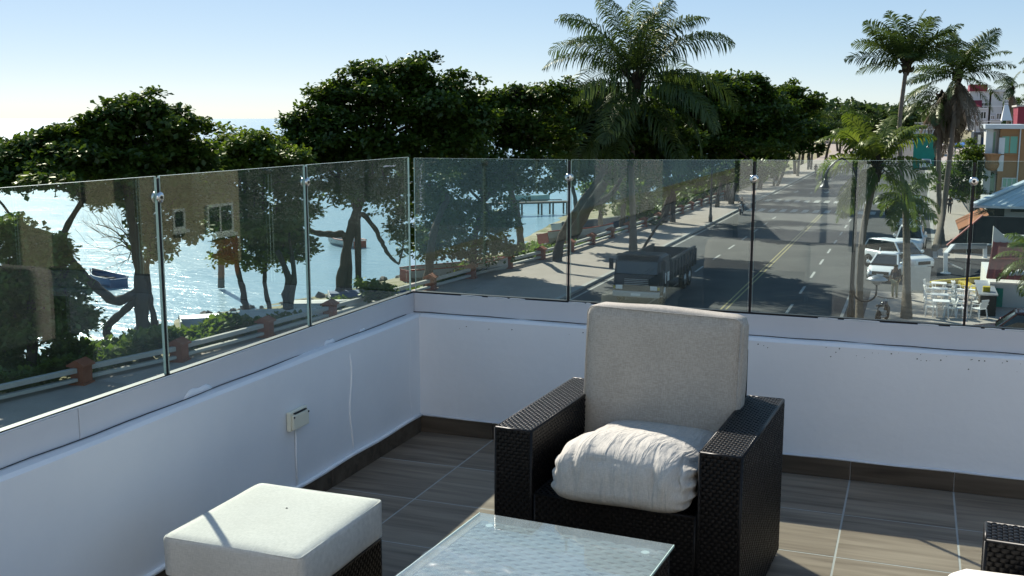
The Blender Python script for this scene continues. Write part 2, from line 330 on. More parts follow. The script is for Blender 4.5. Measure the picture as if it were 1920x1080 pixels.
def link(name, me, parent=None, loc=None, rot=None):
    o = bpy.data.objects.new(name, me); COL.objects.link(o)
    if parent: o.parent = parent
    if loc is not None: o.location = loc
    if rot is not None: o.rotation_euler = rot
    return o
def tag(o, label=None, cat=None, group=None, kind=None):
    if label: o['label'] = label
    if cat: o['category'] = cat
    if group: o['group'] = group
    if kind: o['kind'] = kind
    return o
def thing(name, label, cat, loc=(0, 0, 0), rz=0., group=None):
    o = bpy.data.objects.new(name, None); COL.objects.link(o); o.empty_display_size = .2
    o.location = loc; o.rotation_euler = (0, 0, rz)
    return tag(o, label, cat, group)
def part(name, mb, m, parent=None, smooth=False, world=False, bev=0., seg=2):
    """world=True: the builder holds world coordinates and the parent is unrotated"""
    off = tuple(parent.location) if (world and parent is not None) else None
    if world and parent is not None and parent.parent is not None: off = tuple(Vector(off) + parent.parent.location)
    me = mb.mesh(name, m, smooth, off)
    o = link(name, me, parent)
    if bev:
        b = o.modifiers.new('bevel', 'BEVEL'); b.width = bev; b.segments = seg; b.limit_method = 'ANGLE'; b.angle_limit = R(35)
    return o
def struct(name, mb, m, smooth=False):
    o = link(name, mb.mesh(name, m, smooth)); o['kind'] = 'structure'; return o
def kids(o): return [c for c in o.children]
def copy_tree(o, parent=None):
    c = o.copy(); COL.objects.link(c)
    if parent is not None: c.parent = parent
    for ch in kids(o): copy_tree(ch, c)
    return c
def smooth_path(pts, n=4):
    pts = [Vector(p) for p in pts]; out = []
    for i in range(len(pts) - 1):
        p0 = pts[max(i - 1, 0)]; p1 = pts[i]; p2 = pts[i + 1]; p3 = pts[min(i + 2, len(pts) - 1)]
        for j in range(n):
            t = j / n
            out.append(.5 * ((2 * p1) + (p2 - p0) * t + (2 * p0 - 5 * p1 + 4 * p2 - p3) * t * t + (3 * p1 - p0 - 3 * p2 + p3) * t ** 3))
    out.append(pts[-1]); return out
def lerp_list(vals, n):
    xs = np.linspace(0, 1, len(vals)); return list(np.interp(np.linspace(0, 1, n), xs, vals))
M['dark_shade_render'] = mat('dark_shade_render', (.018, .022, .028), .9, .1, noise=(1, .8, (.03, .034, .04)))  # building shade over the parking corner is put into this dark tone
M['drip'] = mat('paint_drip', (.9, .91, .93), .35, .5)
M['wicker_sheen'] = mat('table_wicker_sheen', (.17, .19, .205), .32, .6, noise=(20, .7, (.13, .145, .155)))  # pale tone stands in for sky reflected on the dark weave
M['bounce_facade'] = mat('bounce_white_facade', (.86, .86, .85), .7, .2)

# ================================================================== THE SETTING
# shoreline (world x at each y) and the line of the balustrade on the promenade's sea side
SHORE = [(-400, -37), (20, -33.5), (37, -33.2), (43, -34.8), (51, -31.2), (62, -30.8), (76, -28.9), (92, -31.5), (108, -34.9), (150, -34), (250, -33), (420, -45), (900, -90), (2500, -330), (9000, -2200)]
BAL = [(-400, -29), (10, -28.2), (22, -27.2), (27.8, -26.1), (31.8, -25.2), (36.7, -24.7), (55, -23.1), (68, -21.6), (92, -20.7), (150, -20.2), (420, -22), (500, -40), (900, -78), (2500, -310), (9000, -2150)]
def shore_x(y): return float(np.interp(y, [a for a, b in SHORE], [b for a, b in SHORE]))
def bal_x(y): return float(np.interp(y, [a for a, b in BAL], [b for a, b in BAL]))
def land_z(x, y):
    s, b = shore_x(y), bal_x(y)
    return float(np.interp(x, [s - 25, s, (s + b) / 2, b - .6, b + 3], [-4.5, -1.0, -.42, -.10, -.03]))

rng = np.random.default_rng(7)
ys = sorted(set([-400, -200, -80] + list(range(-40, 180, 4)) + list(range(180, 500, 20)) + [600, 750, 900, 1300, 2500, 5000, 9000]))
mb = MB(); rows = []
for y in ys:
    s, b = shore_x(y), bal_x(y)
    xs = [s - 25, s - 8, s - 3] + list(np.linspace(s - 1, b - .6, 12)) + [b + 3, b + 30, b + 200, b + 1200, b + 9000]
    rows.append([(x, y, land_z(x, y) + (rng.normal(0, .06) if 2 < i < 14 else 0)) for i, x in enumerate(xs)])
mb.loft(rows, closed=False); struct('ground', mb, 'land', True)
mb = MB().quad((-40000, -3000, -1), (40000, -3000, -1), (40000, 60000, -1), (-40000, 60000, -1)); struct('sea', mb, 'water')

# road, promenade, forecourt
struct('road', MB().quad((-16.3, -398, .0), (1.6, -398, .0), (1.6, 700, .0), (-16.3, 700, .0)), 'asphalt')
mb = MB(); py = [-398, -60, 10, 22, 27.8, 31.8, 36.7, 45, 55, 62, 68, 80, 92, 120, 150, 300, 500, 700]
mb.loft([[(bal_x(y) - .35, y, -.3), (bal_x(y) - .35, y, .13), (-16.55, y, .13), (-16.55, y, -.3)] for y in py]); struct('promenade', mb, 'paving')
mb = MB()
for y in np.arange(-60, 700, 4.0): mb.box(-16.55, y + .01, -.2, -16.3, y + 3.99, .14)
struct('kerb', mb, 'kerb')
mb = MB().box(1.6, -398, -.2, 16, 60.6, .10); mb.box(-1.9, 45, -.2, 1.597, 58.2, .10); struct('forecourt', mb, 'forecourt')
mb = MB().box(1.6, 74.2, -.2, 2.6, 420, .06); mb.box(2.603, 74.2, -.2, 16, 420, .10); struct('pavement', mb, 'forecourt')
struct('parking_apron', MB().box(.95, 60.7, -.2, 16, 74.1, .016), 'dark_shade_render')  # shadow from the buildings is put into the apron's colour
def sheet(mbx, x0, y0, x1, y1, z=.004): mbx.quad((x0, y0, z), (x1, y0, z), (x1, y1, z), (x0, y1, z))
mb = MB()
for x in (-8.40, -8.16): sheet(mb, x - .045, -60, x + .045, 105, .004); sheet(mb, x - .045, 130, x + .045, 600, .004)
struct('centre_line', mb, 'yellow_line')
mb = MB()
for x in (-12.0, -5.35):
    for y in np.arange(20.5, 600, 6.0):
        if not 104 < y < 130: sheet(mb, x - .07, y, x + .07, y + 2.6)
sheet(mb, -2.95, -60, -2.80, 58); sheet(mb, -16.0, -60, -15.87, 105); sheet(mb, -16.0, 130, -15.87, 600)
struct('lane_marking', mb, 'white_line')
mb = MB()
for y0 in (106.5, 119.5):
    for x in np.arange(-15.6, 1.2, 1.05): sheet(mb, x, y0, x + .55, y0 + 3.4)
struct('zebra_crossing', mb, 'white_line')
mb = MB()
for x, y in ((-10.2, 136), (-13.9, 136), (-6.8, 136)):
    sheet(mb, x - .1, y, x + .1, y + 3.2); mb.quad((x - .45, y + .9, .005), (x, y - .9, .005), (x + .45, y + .9, .005))
struct('lane_arrow', mb, 'white_line')
# dirt line along the gutter on the car-park side: a shallow concrete channel
struct('gutter', MB().box(1.3, 74.2, -.1, 1.58, 420, .012), 'kerb')

# the sea-side balustrade: orange pillars with pitched caps, two concrete rails
bal = thing('balustrade', 'low concrete balustrade with orange pitched-cap pillars between promenade and beach', 'balustrade', (bal_x(27.8), 27.8, .13))
pys = [10.0, 14.5, 19, 23.4, 27.8, 31.8, 36.7, 41.2, 45.7, 50.2, 54.7, 59.2, 63.7, 68.2, 72.7, 77.2, 81.7, 86.2, 90.7, 95.2, 99.7, 104.2, 108.7, 113.2, 117.7, 122.2]
pm = MB().box(-.24, -.27, -.13, .24, .27, .62); pm.box(-.30, -.32, -.13, .30, .32, .06)
pme = pm.mesh('pillar', 'brick')
cm = MB().prism([(-.34, .625), (.34, .625), (.34, .68), (0, .86), (-.34, .68)], -.33, .33); cme = cm.mesh('cap', 'brick')
for y in pys:
    p = link('pillar', pme, bal, Vector((bal_x(y), y, .13)) - bal.location, (0, 0, R(10) if y < 60 else R(4)))
    link('cap', cme, p)
for ya, yb in zip(pys[:-1], pys[1:]):
    a = (bal_x(ya), ya + .25); b = (bal_x(yb), yb - .25)
    for z, w, h in ((.50, .20, .17), (.18, .22, .12)):
        part('rail', MB().bar((a[0], a[1], .13 + z), (b[0], b[1], .13 + z), w, h), 'concrete', bal, world=True, bev=.02)

# jetty
j = thing('jetty', 'small wooden jetty on thin posts reaching out over the water', 'jetty', (-38.5, 104, -1))
a = pZ(948, 402, -.1); b = pZ(1062, 406, -.1)
dk = MB().bar((-41.5, 102, .28), (-34.5, 108, .28), 1.3, .16); part('deck', dk, 'wood', j, world=True)
for t in (.05, .28, .42, .66, .8, .97):
    for s in (-.5, .5):
        x, y = -41.5 + 7 * t, 102 + 6 * t
        part('post', MB().tube([(x - s * .6, y + s * .7, -2.6), (x - s * .6, y + s * .7, .2)], .10, 6), 'wood', j, world=True)
part('rail', MB().bar((-34.9, 107.2, .55), (-41.9, 101.2, .62), .09, .09), 'wood', j, world=True)

# ================================================================== THE TERRACE
FZ = 7.4; WX = -2.335; WY = 4.833
hb = thing('hotel_building', 'white rendered building that carries the roof terrace', 'building', (3, -2, 0))
part('wall', MB().box(WX - .09, -9, -.2, 7.0, WY + .09, FZ - .06), 'whitewall', hb, world=True)
floor = MB().box(WX - .02, -6, FZ - .05, 6.2, WY + .02, FZ - .0008)
fo = struct('terrace_floor', floor, 'grout')
TS = .43; tb = MB().box(-TS / 2 + .0028, -TS / 2 + .0028, -.012, TS / 2 - .0028, TS / 2 - .0028, 0)
tme = tb.mesh('tile', 'tile'); trnd = random.Random(4)
bmt = bmesh.new(); bmt.from_mesh(tme); bmesh.ops.bevel(bmt, geom=[e for e in bmt.edges if all(v.co.z > -.001 for v in e.verts)], offset=.0016, segments=1, affect='EDGES'); bmt.to_mesh(tme); bmt.free()
for i in range(-5, 12):
    for k in range(1, 13):
        x = -.205 + TS * (i + .5); y = WY - .008 - TS * 1.055 * (k - .5)
        if x - TS / 2 < WX - .05: continue
        t = link('tile', tme, fo, (x, y, FZ + trnd.uniform(-.0003, .0003))); t.scale = (1, 1.055, 1)
# parapets
wl = thing('parapet_wall', 'white plastered parapet wall along the sea side with a socket box on it', 'wall', (WX, 0, FZ))
wf = thing('parapet_wall', 'white plastered parapet wall facing the street behind the armchair', 'wall', (0, WY, FZ))
def wavy_wall(n, fn):
    mbx = MB(); rows = []
    for i in range(n + 1): rows.append(fn(i / n))
    mbx.loft(rows); return mbx
wr = np.random.default_rng(3)
def wob(t, k, a=.0022): return a * math.sin(t * 31 + k) + a * .7 * math.sin(t * 67 + 2 * k) + a * .5 * math.sin(t * 139 + 3 * k)
mbw = wavy_wall(80, lambda t: [(WX - .088, -6 + t * (WY + 6.08), FZ - .1), (WX + wob(t, 1), -6 + t * (WY + 6.08), FZ - .1), (WX + wob(t, 2), -6 + t * (WY + 6.08), FZ + .3), (WX + wob(t, 3), -6 + t * (WY + 6.08), FZ + .602), (WX - .012 + wob(t, 3), -6 + t * (WY + 6.08), FZ + .614 + wob(t, 5)), (WX - .088, -6 + t * (WY + 6.08), FZ + .614 + wob(t, 5))])
part('wall_body', mbw, 'plaster', wl, smooth=False, world=True)
X1 = 6.2
mbw = wavy_wall(80, lambda t: [(WX + t * (X1 - WX), WY + .088, FZ - .1), (WX + t * (X1 - WX), WY - wob(t, 4), FZ - .1), (WX + t * (X1 - WX), WY - wob(t, 5), FZ + .3), (WX + t * (X1 - WX), WY - wob(t, 6), FZ + .602), (WX + t * (X1 - WX), WY + .012 - wob(t, 6), FZ + .614 + wob(t, 8)), (WX + t * (X1 - WX), WY + .088, FZ + .614 + wob(t, 8))])
part('wall_body', mbw, 'plaster', wf, world=True)
# upper painted band with a joint, gasket channel on top
BI = .052
seg = [-6, .62, 2.52, WY + BI]
for a, b in zip(seg[:-1], seg[1:]): part('band', MB().box(WX - .086, a + .0015, FZ + .604, WX - BI, b - .0015 if b < WY else b + .034, FZ + .714), 'coping', wl, world=True, bev=.002)
part('ledge_crack', MB().tube([(WX - BI + .003, -6 + .13 * i, FZ + .6165 + .0016 * math.sin(i * 1.7) + .001 * math.sin(i * .63)) for i in range(84)], .0017, 4), 'black', wl, world=True)
segx = [WX - BI + .002, 3.1, X1]
for a, b in zip(segx[:-1], segx[1:]): part('band', MB().box(a, WY + BI, FZ + .604, b - .002, WY + .086, FZ + .714), 'coping', wf, world=True, bev=.002)
part('ledge_crack', MB().tube([(WX - BI + .1 * i, WY + BI - .003, FZ + .6165 + .0018 * math.sin(i * 1.9) + .001 * math.sin(i * .71)) for i in range(84)], .0018, 4), 'black', wf, world=True)
GX = WX - BI - .016; GY = WY + BI + .016
part('gasket', MB().box(GX - .016, -6, FZ + .7142, GX + .0105, GY + .016, FZ + .7225), 'black', wl, world=True)
part('bead', MB().tube([(GX + .0135, -6 + .2 * i, FZ + .7165 + .001 * math.sin(i * 2.3)) for i in range(55)], .0024, 4), 'wplastic', wl, world=True)  # white line modelled in for the highlight along the glass base
part('gasket', MB().box(GX + .011, GY - .0105, FZ + .7142, X1, GY + .016, FZ + .7225), 'black', wf, world=True)
mbb = MB(); br = random.Random(2); x = GX + .05
while x < 2.2:
    l = br.uniform(.02, .16)
    if br.random() < .72: mbb.tube([(x, GY - .0135, FZ + .7165), (x + l / 2, GY - .014, FZ + .7175), (x + l, GY - .0135, FZ + .716)], .0024, 4)
    x += l + br.uniform(.005, .05)
part('bead', mbb, 'wplastic', wf, world=True)  # broken white strokes drawn in for the highlight under the street-side panes
# filler smears where the plaster meets the band: thin trowelled pats
for (y0, l, h) in ((3.02, .17, .030), (3.98, .10, .024), (4.30, .06, .015)):
    mbx = MB(); pts = [(y0 + l * t, h * math.sin(math.pi * t) ** .7 * (1 + .25 * math.sin(9 * t))) for t in np.linspace(0, 1, 10)]
    mbx.loft([[(WX - BI + .0005, y, FZ + .6155), (WX - BI + .0035, y, FZ + .6155), (WX - BI + .003, y, FZ + .6165 + hh), (WX - BI + .0005, y, FZ + .6165 + hh)] for y, hh in pts])
    part('filler', mbx, 'plaster', wl, world=True, smooth=True)
# skirting tiles
for i in range(-5, 13):
    y1 = WY - .012 - TS * 1.055 * (i + 4 + .0); y0 = y1 - TS * 1.055
    if y0 < -1: break
    part('skirting_tile', MB().box(WX + .002, y0 + .002, FZ + .001, WX + .012, y1 - .002, FZ + .086), 'skirting', wl, world=True)
for i in range(-5, 9):
    x0 = -.205 + TS * i
    part('skirting_tile', MB().box(max(x0 + .002, WX + .0125), WY - .012, FZ + .001, x0 + TS - .002, WY - .002, FZ + .086), 'skirting', wf, world=True)
mbx = MB(); mbx.tube([(WX + .008, 4.82 - .12 * i, FZ + .090 + .003 * math.sin(i * 1.3)) for i in range(30)], .0105, 6)
part('skirting_bead', mbx, 'drip', wl, world=True, smooth=True)
mbx = MB(); mbx.tube([(WX + .1 * i, WY - .007, FZ + .089 + .002 * math.sin(i * 1.3)) for i in range(45)], .0055, 5)
part('skirting_bead', mbx, 'ledge', wf, world=True, smooth=True)
# a raised drip of filler running down the sea-side wall, and one near the corner
for y, k in ((4.12, 1.), (4.72, .6)):
    part('plaster_ridge', MB().tube([(WX + .0005, y + .012 * math.sin(i * .8), FZ + .56 - .045 * i) for i in range(11)], [.001] + [.0048 * k] * 9 + [.001], 6), 'drip', wl, smooth=True, world=True)  # real drip, whiter than the wall because its brighter lighting is painted in

# socket box with its conduit
sb = thing('socket_box', 'small ivory weatherproof socket box mounted on the white wall', 'socket box', (WX, 3.652, FZ + .385))
part('back_box', MB().box(WX + .003, 3.588, FZ + .345, WX + .022, 3.718, FZ + .425), 'ivory', sb, world=True, bev=.004)
part('lid', MB().box(WX + .0225, 3.594, FZ + .350, WX + .034, 3.712, FZ + .412), 'ivory', sb, world=True, bev=.004)
part('hinge', MB().box(WX + .0225, 3.610, FZ + .4145, WX + .031, 3.700, FZ + .4185), 'dark_plastic', sb, world=True)
for y in (3.598, 3.706): part('screw', MB().lathe([(.0045, WX + .0345), (.0045, WX + .0365)], (0, y, FZ + .404), 8, 'x'), 'dark_plastic', sb, world=True)
part('conduit', MB().tube([(WX + .004, 3.652, FZ + .344), (WX + .0042, 3.650, FZ + .2), (WX + .004, 3.651, FZ + .088)], .0042, 6), 'plaster', sb, world=True, smooth=True)

# glass balustrade: each pane a thing with its clamp
PT = .010
def pane(name, p0, p1, z0, z1a, z1b, label, clamp=None, bead=True):
    t = thing(name, label, 'glass panel', ((p0[0] + p1[0]) / 2, (p0[1] + p1[1]) / 2, z0), 0, 'glass balustrade panels on the parapet')
    d = (Vector((*p1, 0)) - Vector((*p0, 0))).normalized(); n = Vector((d.y, -d.x, 0)) * PT / 2
    a, b = Vector((*p0, 0)), Vector((*p1, 0)); g = .0095
    a2, b2 = a + d * g, b - d * g
    def P(q, s, z): return q + n * s + Vector((0, 0, z))
    mbx = MB()
    mbx.quad(P(a2, 1, z0), P(b2, 1, z0), P(b2, 1, z1b), P(a2, 1, z1a)); mbx.quad(P(b2, -1, z0), P(a2, -1, z0), P(a2, -1, z1a), P(b2, -1, z1b))
    off = tuple(t.location); me = mbx.mesh('pane', 'glass', off=off, recalc=False); link('pane', me, t)
    mbe = MB()   # ground edges of the sheet
    mbe.quad(P(a2, 1, z1a), P(b2, 1, z1b), P(b2, -1, z1b), P(a2, -1, z1a))
    mbe.quad(P(a2, 1, z0), P(a2, 1, z1a), P(a2, -1, z1a), P(a2, -1, z0)); mbe.quad(P(b2, 1, z0), P(b2, -1, z0), P(b2, -1, z1b), P(b2, 1, z1b))
    link('ground_edge', mbe.mesh('ground_edge', 'glass_edge', off=off), t)
    if bead:
        part('silicone_joint', MB().bar(P(b, 0, z0), P(b, 0, z0 + (z1b - z0) * .99), .007, .010, up=d), 'black', t, world=True)
    if clamp:
        c = b + Vector((0, 0, clamp)); ax = 'x' if abs(d.y) > .5 else 'y'; nn = 0 if ax == 'x' else 1
        mbc = MB(); h = c[nn]
        for s in (-1, 1): mbc.lathe([(.017, h + s * .0058), (.0185, h + s * .008), (.0185, h + s * .012), (.014, h + s * .015), (.006, h + s * .0157)], (0 if nn == 0 else c.x, 0 if nn == 1 else c.y, c.z), 20, ax)
        mbc.lathe([(.007, h - .0065), (.007, h + .0065)], (0 if nn == 0 else c.x, 0 if nn == 1 else c.y, c.z), 10, ax)
        cl = part('clamp', mbc, 'steel', t, world=True, smooth=True)
        mbs = MB()
        sg = 1 if nn == 0 else -1
        mbs.lathe([(.006, h + sg * .0159), (.005, h + sg * .0175)], (0 if nn == 0 else c.x, 0 if nn == 1 else c.y, c.z), 6, ax)
        part('clamp_screw', mbs, 'dark_plastic', cl, world=False)
        cs = cl.children[0]; cs.location = -Vector(t.location)
    return t
GB = FZ + .722; GTZ = FZ + 1.408
LJ = [(-.85, 0), (.10, 0), (1.05, 0), (2.00, 1), (2.962, 1), (3.902, 1), (GY - .012, 0)]
lbl = ['', 'clear glass panel on the sea side farthest from the corner', 'clear glass panel on the sea side beside the camera', 'tinted glass panel at the left end in front of the low leafy tree', 'glass panel over the joint in the white band, beach pillars seen through it', 'glass panel in front of the twin-stemmed tree, second from the corner', 'narrow glass panel beside the corner, red rowing boat seen through it']
for i in range(1, len(LJ)):
    pane('glass_panel', (GX, LJ[i - 1][0]), (GX, LJ[i][0]), GB, GTZ, GTZ, lbl[i], clamp=(GTZ - .072 if LJ[i][1] else None), bead=i < len(LJ) - 1)
FJ = [(GX + .012, 0), (-1.558, 1), (-.684, 1), (.226, 1), (1.13, 1), (2.03, 0)]
lbf = ['', 'glass panel right of the corner with white marker scrawl', 'glass panel behind the armchair cushion, dark truck seen through it', 'glass panel with the zebra crossing seen through it', 'glass panel at the right end with the metal roofs seen through it', 'clear glass panel on the street side beyond the last clamp']
tops = [1.403, 1.406, 1.416, 1.424, 1.430, 1.432]
for i in range(1, len(FJ)):
    pane('glass_panel', (FJ[i - 1][0], GY), (FJ[i][0], GY), GB, FZ + tops[i - 1], FZ + tops[i], lbf[i], clamp=(FZ + tops[i] - .085 if FJ[i][1] else None), bead=True)
# scrawl in white marker on the inner face of the pane right of the corner, maker's mark on the narrow pane
def strokes(owner, segs, w, fn):
    mbx = MB()
    for s in segs:
        for a, b in zip(s[:-1], s[1:]):
            A = Vector(fn(*a)); B = Vector(fn(*b)); mbx.bar(A, B, w, .0006)
    return part('handwriting', mbx, 'marker', owner, world=True)
panes_f = [o for o in COL.objects if o.get('label') == lbf[1]][0]; panes_l = [o for o in COL.objects if o.get('label') == lbl[6]][0]
sr = random.Random(11); segs = []
z = 8.775
while z > 8.56:
    k = sr.randint(3, 5); h = sr.uniform(.008, .016)
    segs.append([(sr.uniform(0, .018), z - h * j / k) for j in range(k + 1)]); z -= h + sr.uniform(.001, .007)
strokes(panes_f, segs, .0022, lambda u, zz: (GX + .055 + u + (8.78 - zz) * -.02, GY - .0056, zz))
segs = []; y = 4.60
while y < 4.72:
    k = sr.randint(2, 4); w = sr.uniform(.005, .010)
    segs.append([(y + w * j / k, sr.uniform(0, .010)) for j in range(k + 1)]); y += w + .003
strokes(panes_l, segs, .0016, lambda yy, u: (GX + .0056, yy, 8.768 + u))

# ------------------------------------------------------------------ woven faces
def weave(mbx, o, u, v, lu, lv, n, cu=.0225, cv=.0122, seed=0):
    """a field of arched strand segments over a core; u = strand direction"""
    o = Vector(o); u = Vector(u); v = Vector(v); n = Vector(n); nu = max(2, round(lu / cu)); nv = max(2, round(lv / cv)); cu = lu / nu; cv = lv / nv
    rr = random.Random(seed)
    for j in range(nv):
        for i in range(-1, nu):
            a0 = (i + (.5 if j % 2 else 0)) * cu - cu * .06; a1 = a0 + cu * 1.02
            a0 = max(a0, 0); a1 = min(a1, lu)
            if a1 - a0 < cu * .25: continue
            b0 = j * cv + cv * .06; b1 = (j + 1) * cv - cv * .06; hh = .0042 + rr.uniform(-.0006, .0006)
            st = [(0, -.0012), (.22, hh * .8), (.5, hh), (.78, hh * .8), (1, -.0012)]
            k = len(mbx.v)
            for t, h in st:
                p = o + u * (a0 + (a1 - a0) * t) + n * h
                mbx.v += [tuple(p + v * b0 - n * .0012), tuple(p + v * (b0 + b1) / 2), tuple(p + v * b1 - n * .0012)]
            for q in range(4):
                for s in range(2): mbx.f.append((k + q * 3 + s, k + q * 3 + s + 1, k + q * 3 + s + 4, k + q * 3 + s + 3))
def wicker_box(name, x0, y0, z0, x1, y1, z1, parent, faces='tnsew', seed=0):
    o = part(name, MB().box(x0 + .004, y0 + .004, z0, x1 - .004, y1 - .004, z1 - .004), 'wicker_core', parent, bev=.006)
    mbx = MB(); e = .004
    if 't' in faces: weave(mbx, (x0 + e, y0 + e, z1 - e + .0012), (1, 0, 0), (0, 1, 0), x1 - x0 - 2 * e, y1 - y0 - 2 * e, (0, 0, 1), seed=seed)
    if 's' in faces: weave(mbx, (x0 + e, y0 + e - .0012, z0), (1, 0, 0), (0, 0, 1), x1 - x0 - 2 * e, z1 - z0 - e, (0, -1, 0), seed=seed + 1)
    if 'n' in faces: weave(mbx, (x0 + e, y1 - e + .0012, z0), (1, 0, 0), (0, 0, 1), x1 - x0 - 2 * e, z1 - z0 - e, (0, 1, 0), seed=seed + 2)
    if 'e' in faces: weave(mbx, (x1 - e + .0012, y0 + e, z0), (0, 1, 0), (0, 0, 1), y1 - y0 - 2 * e, z1 - z0 - e, (1, 0, 0), seed=seed + 3)
    if 'w' in faces: weave(mbx, (x0 + e - .0012, y0 + e, z0), (0, 1, 0), (0, 0, 1), y1 - y0 - 2 * e, z1 - z0 - e, (-1, 0, 0), seed=seed + 4)
    w = part('weave', mbx, 'wicker', o, smooth=True); w['kind'] = 'stuff'
    # wrapped corner cords
    mbc = MB(); c = [(x0, y0), (x1, y0), (x1, y1), (x0, y1)]; i_ = .005
    cc = [(x0 + i_, y0 + i_), (x1 - i_, y0 + i_), (x1 - i_, y1 - i_), (x0 + i_, y1 - i_)]
    for k in range(4):
        mbc.tube([(*cc[k], z0), (*cc[k], z1 - i_)], .0058, 6); mbc.tube([(*cc[k], z1 - i_), (*cc[(k + 1) % 4], z1 - i_)], .0058, 6)
    part('edge_cord', mbc, 'wicker', o, smooth=True)
    return o

# ------------------------------------------------------------------ upholstery
def pillow_mesh(name, m, sx, sy, sz, ex=.35, ez=.55, n=36, disp=None):
    """superellipsoid with a displacement function in its own coordinates"""
    V = []; Fc = []; nv = n; nh = n * 2
    def sp(c, e): return math.copysign(abs(c) ** e, c)
    for i in range(nv + 1):
        ph = -math.pi / 2 + math.pi * i / nv
        for j in range(nh):
            th = 2 * math.pi * j / nh
            x = sp(math.cos(ph), ez) * sp(math.cos(th), ex); y = sp(math.cos(ph), ez) * sp(math.sin(th), ex); z = sp(math.sin(ph), ez)
            p = Vector((x * sx, y * sy, z * sz))
            if disp: p = p + Vector(disp(p, x, y, z))
            V.append(tuple(p))
    for i in range(nv):
        for j in range(nh):
            a = i * nh + j; b = i * nh + (j + 1) % nh; Fc.append((a, b, b + nh, a + nh))
    me = bpy.data.meshes.new(name); me.from_pydata(V, [], Fc)
    bm = bmesh.new(); bm.from_mesh(me); bmesh.ops.remove_doubles(bm, verts=bm.verts, dist=1e-5); bmesh.ops.recalc_face_normals(bm, faces=bm.faces); bm.to_mesh(me); bm.free()
    me.polygons.foreach_set('use_smooth', [True] * len(me.polygons)); me.materials.append(M[m]); return me
def foam_block(name, m, w, d, h, r=.018, sag=.0, parent=None, seed=0):
    """boxed foam cushion: rounded block with slightly bellied faces; origin at its bottom centre"""
    bm = bmesh.new(); bmesh.ops.create_cube(bm, size=1)
    bmesh.ops.subdivide_edges(bm, edges=bm.edges[:], cuts=13, use_grid_fill=True)
    from mathutils import noise as mn
    for v in bm.verts:
        x, y, z = v.co; p = Vector((x * w, y * d, z * h))
        q = Vector((max(-w / 2 + r, min(w / 2 - r, p.x)), max(-d / 2 + r, min(d / 2 - r, p.y)), max(-h / 2 + r, min(h / 2 - r, p.z))))
        dd = p - q
        if dd.length > 1e-6: p = q + dd.normalized() * r
        bx = (1 - (2 * x) ** 2) * (1 - (2 * y) ** 2) * (1 - (2 * z) ** 2)
        fx = (1 - (2 * y) ** 2) * (1 - (2 * z) ** 2); fy = (1 - (2 * x) ** 2) * (1 - (2 * z) ** 2); fz = (1 - (2 * x) ** 2) * (1 - (2 * y) ** 2)
        p += Vector((math.copysign(fx, x) * sag * .6 if abs(x) > .49 else 0, math.copysign(fy, y) * sag * .6 if abs(y) > .49 else 0, math.copysign(fz, z) * sag if abs(z) > .49 else 0))
        p += mn.noise_vector(p * 7 + Vector((seed, 0, 0))) * .0028
        v.co = p + Vector((0, 0, h / 2))
    me = bpy.data.meshes.new(name); bm.to_mesh(me); bm.free(); me.polygons.foreach_set('use_smooth', [True] * len(me.polygons)); me.materials.append(M[m])
    return link(name, me, parent)
def piping(owner, w, d, z, r, mname, rad=.003):
    pts = []
    for cx, cy, a0 in ((1, 1, 0), (-1, 1, 90), (-1, -1, 180), (1, -1, 270)):
        for k in range(5):
            a = R(a0 + 22.5 * k); pts.append((cx * (w / 2 - r) + r * math.cos(a), cy * (d / 2 - r) + r * math.sin(a), z))
    pts.append(pts[0]); return part('piping', MB().tube(pts, rad, 6), mname, owner, smooth=True)

# ------------------------------------------------------------------ furniture
ch = thing('armchair', 'dark woven armchair with broad flat arms facing the glass table', 'armchair', (-.832, 3.52, FZ), R(-2.85), 'dark woven armchairs on the terrace')
HW, HD, AH = .411, .373, .595
def build_chair(root, seed):
    wicker_box('arm', -HW, -HD, .02, -HW + .136, HD, AH, root, 'tsew', seed)
    wicker_box('arm', HW - .136, -HD, .02, HW, HD, AH, root, 'tsewn', seed + 9)
    wicker_box('seat_base', -HW + .138, -HD + .006, .03, HW - .138, HD - .07, .385, root, 'ts', seed + 20)
    bk = wicker_box('backrest', -HW + .138, HD - .066, .03, HW - .138, HD, .77, root, 'tn', seed + 30)
    for sx in (-1, 1):
        for sy in (-1, 1): part('foot', MB().lathe([(.018, 0), (.02, .019)], (sx * (HW - .06), sy * (HD - .06), 0), 10), 'dark_plastic', root)
build_chair(ch, 1)
bc = thing('back_cushion', 'upright grey linen back cushion leaning in the armchair', 'cushion', (-.826, 3.715, FZ + .387), R(-2.85))
cm_ = foam_block('cover', 'fabric', .572, .13, .535, .030, .010, bc, 3); cm_.rotation_euler = (R(-2.5), R(1.2), 0)
for sgn in (-1,):
    pts = []
    w_, h_, r_ = .562, .526, .026
    for cx, cz, a0 in ((1, 1, 0), (-1, 1, 90), (-1, -1, 180), (1, -1, 270)):
        for k in range(5):
            a = R(a0 + 22.5 * k); pts.append((cx * (w_ / 2 - r_) + r_ * math.cos(a), sgn * .060, .2675 + cz * (h_ / 2 - r_) + r_ * math.sin(a)))
    pts.append(pts[0]); part('piping', MB().tube(pts, .0022, 6), 'fabric', cm_, smooth=True)
from mathutils import noise as mnoise
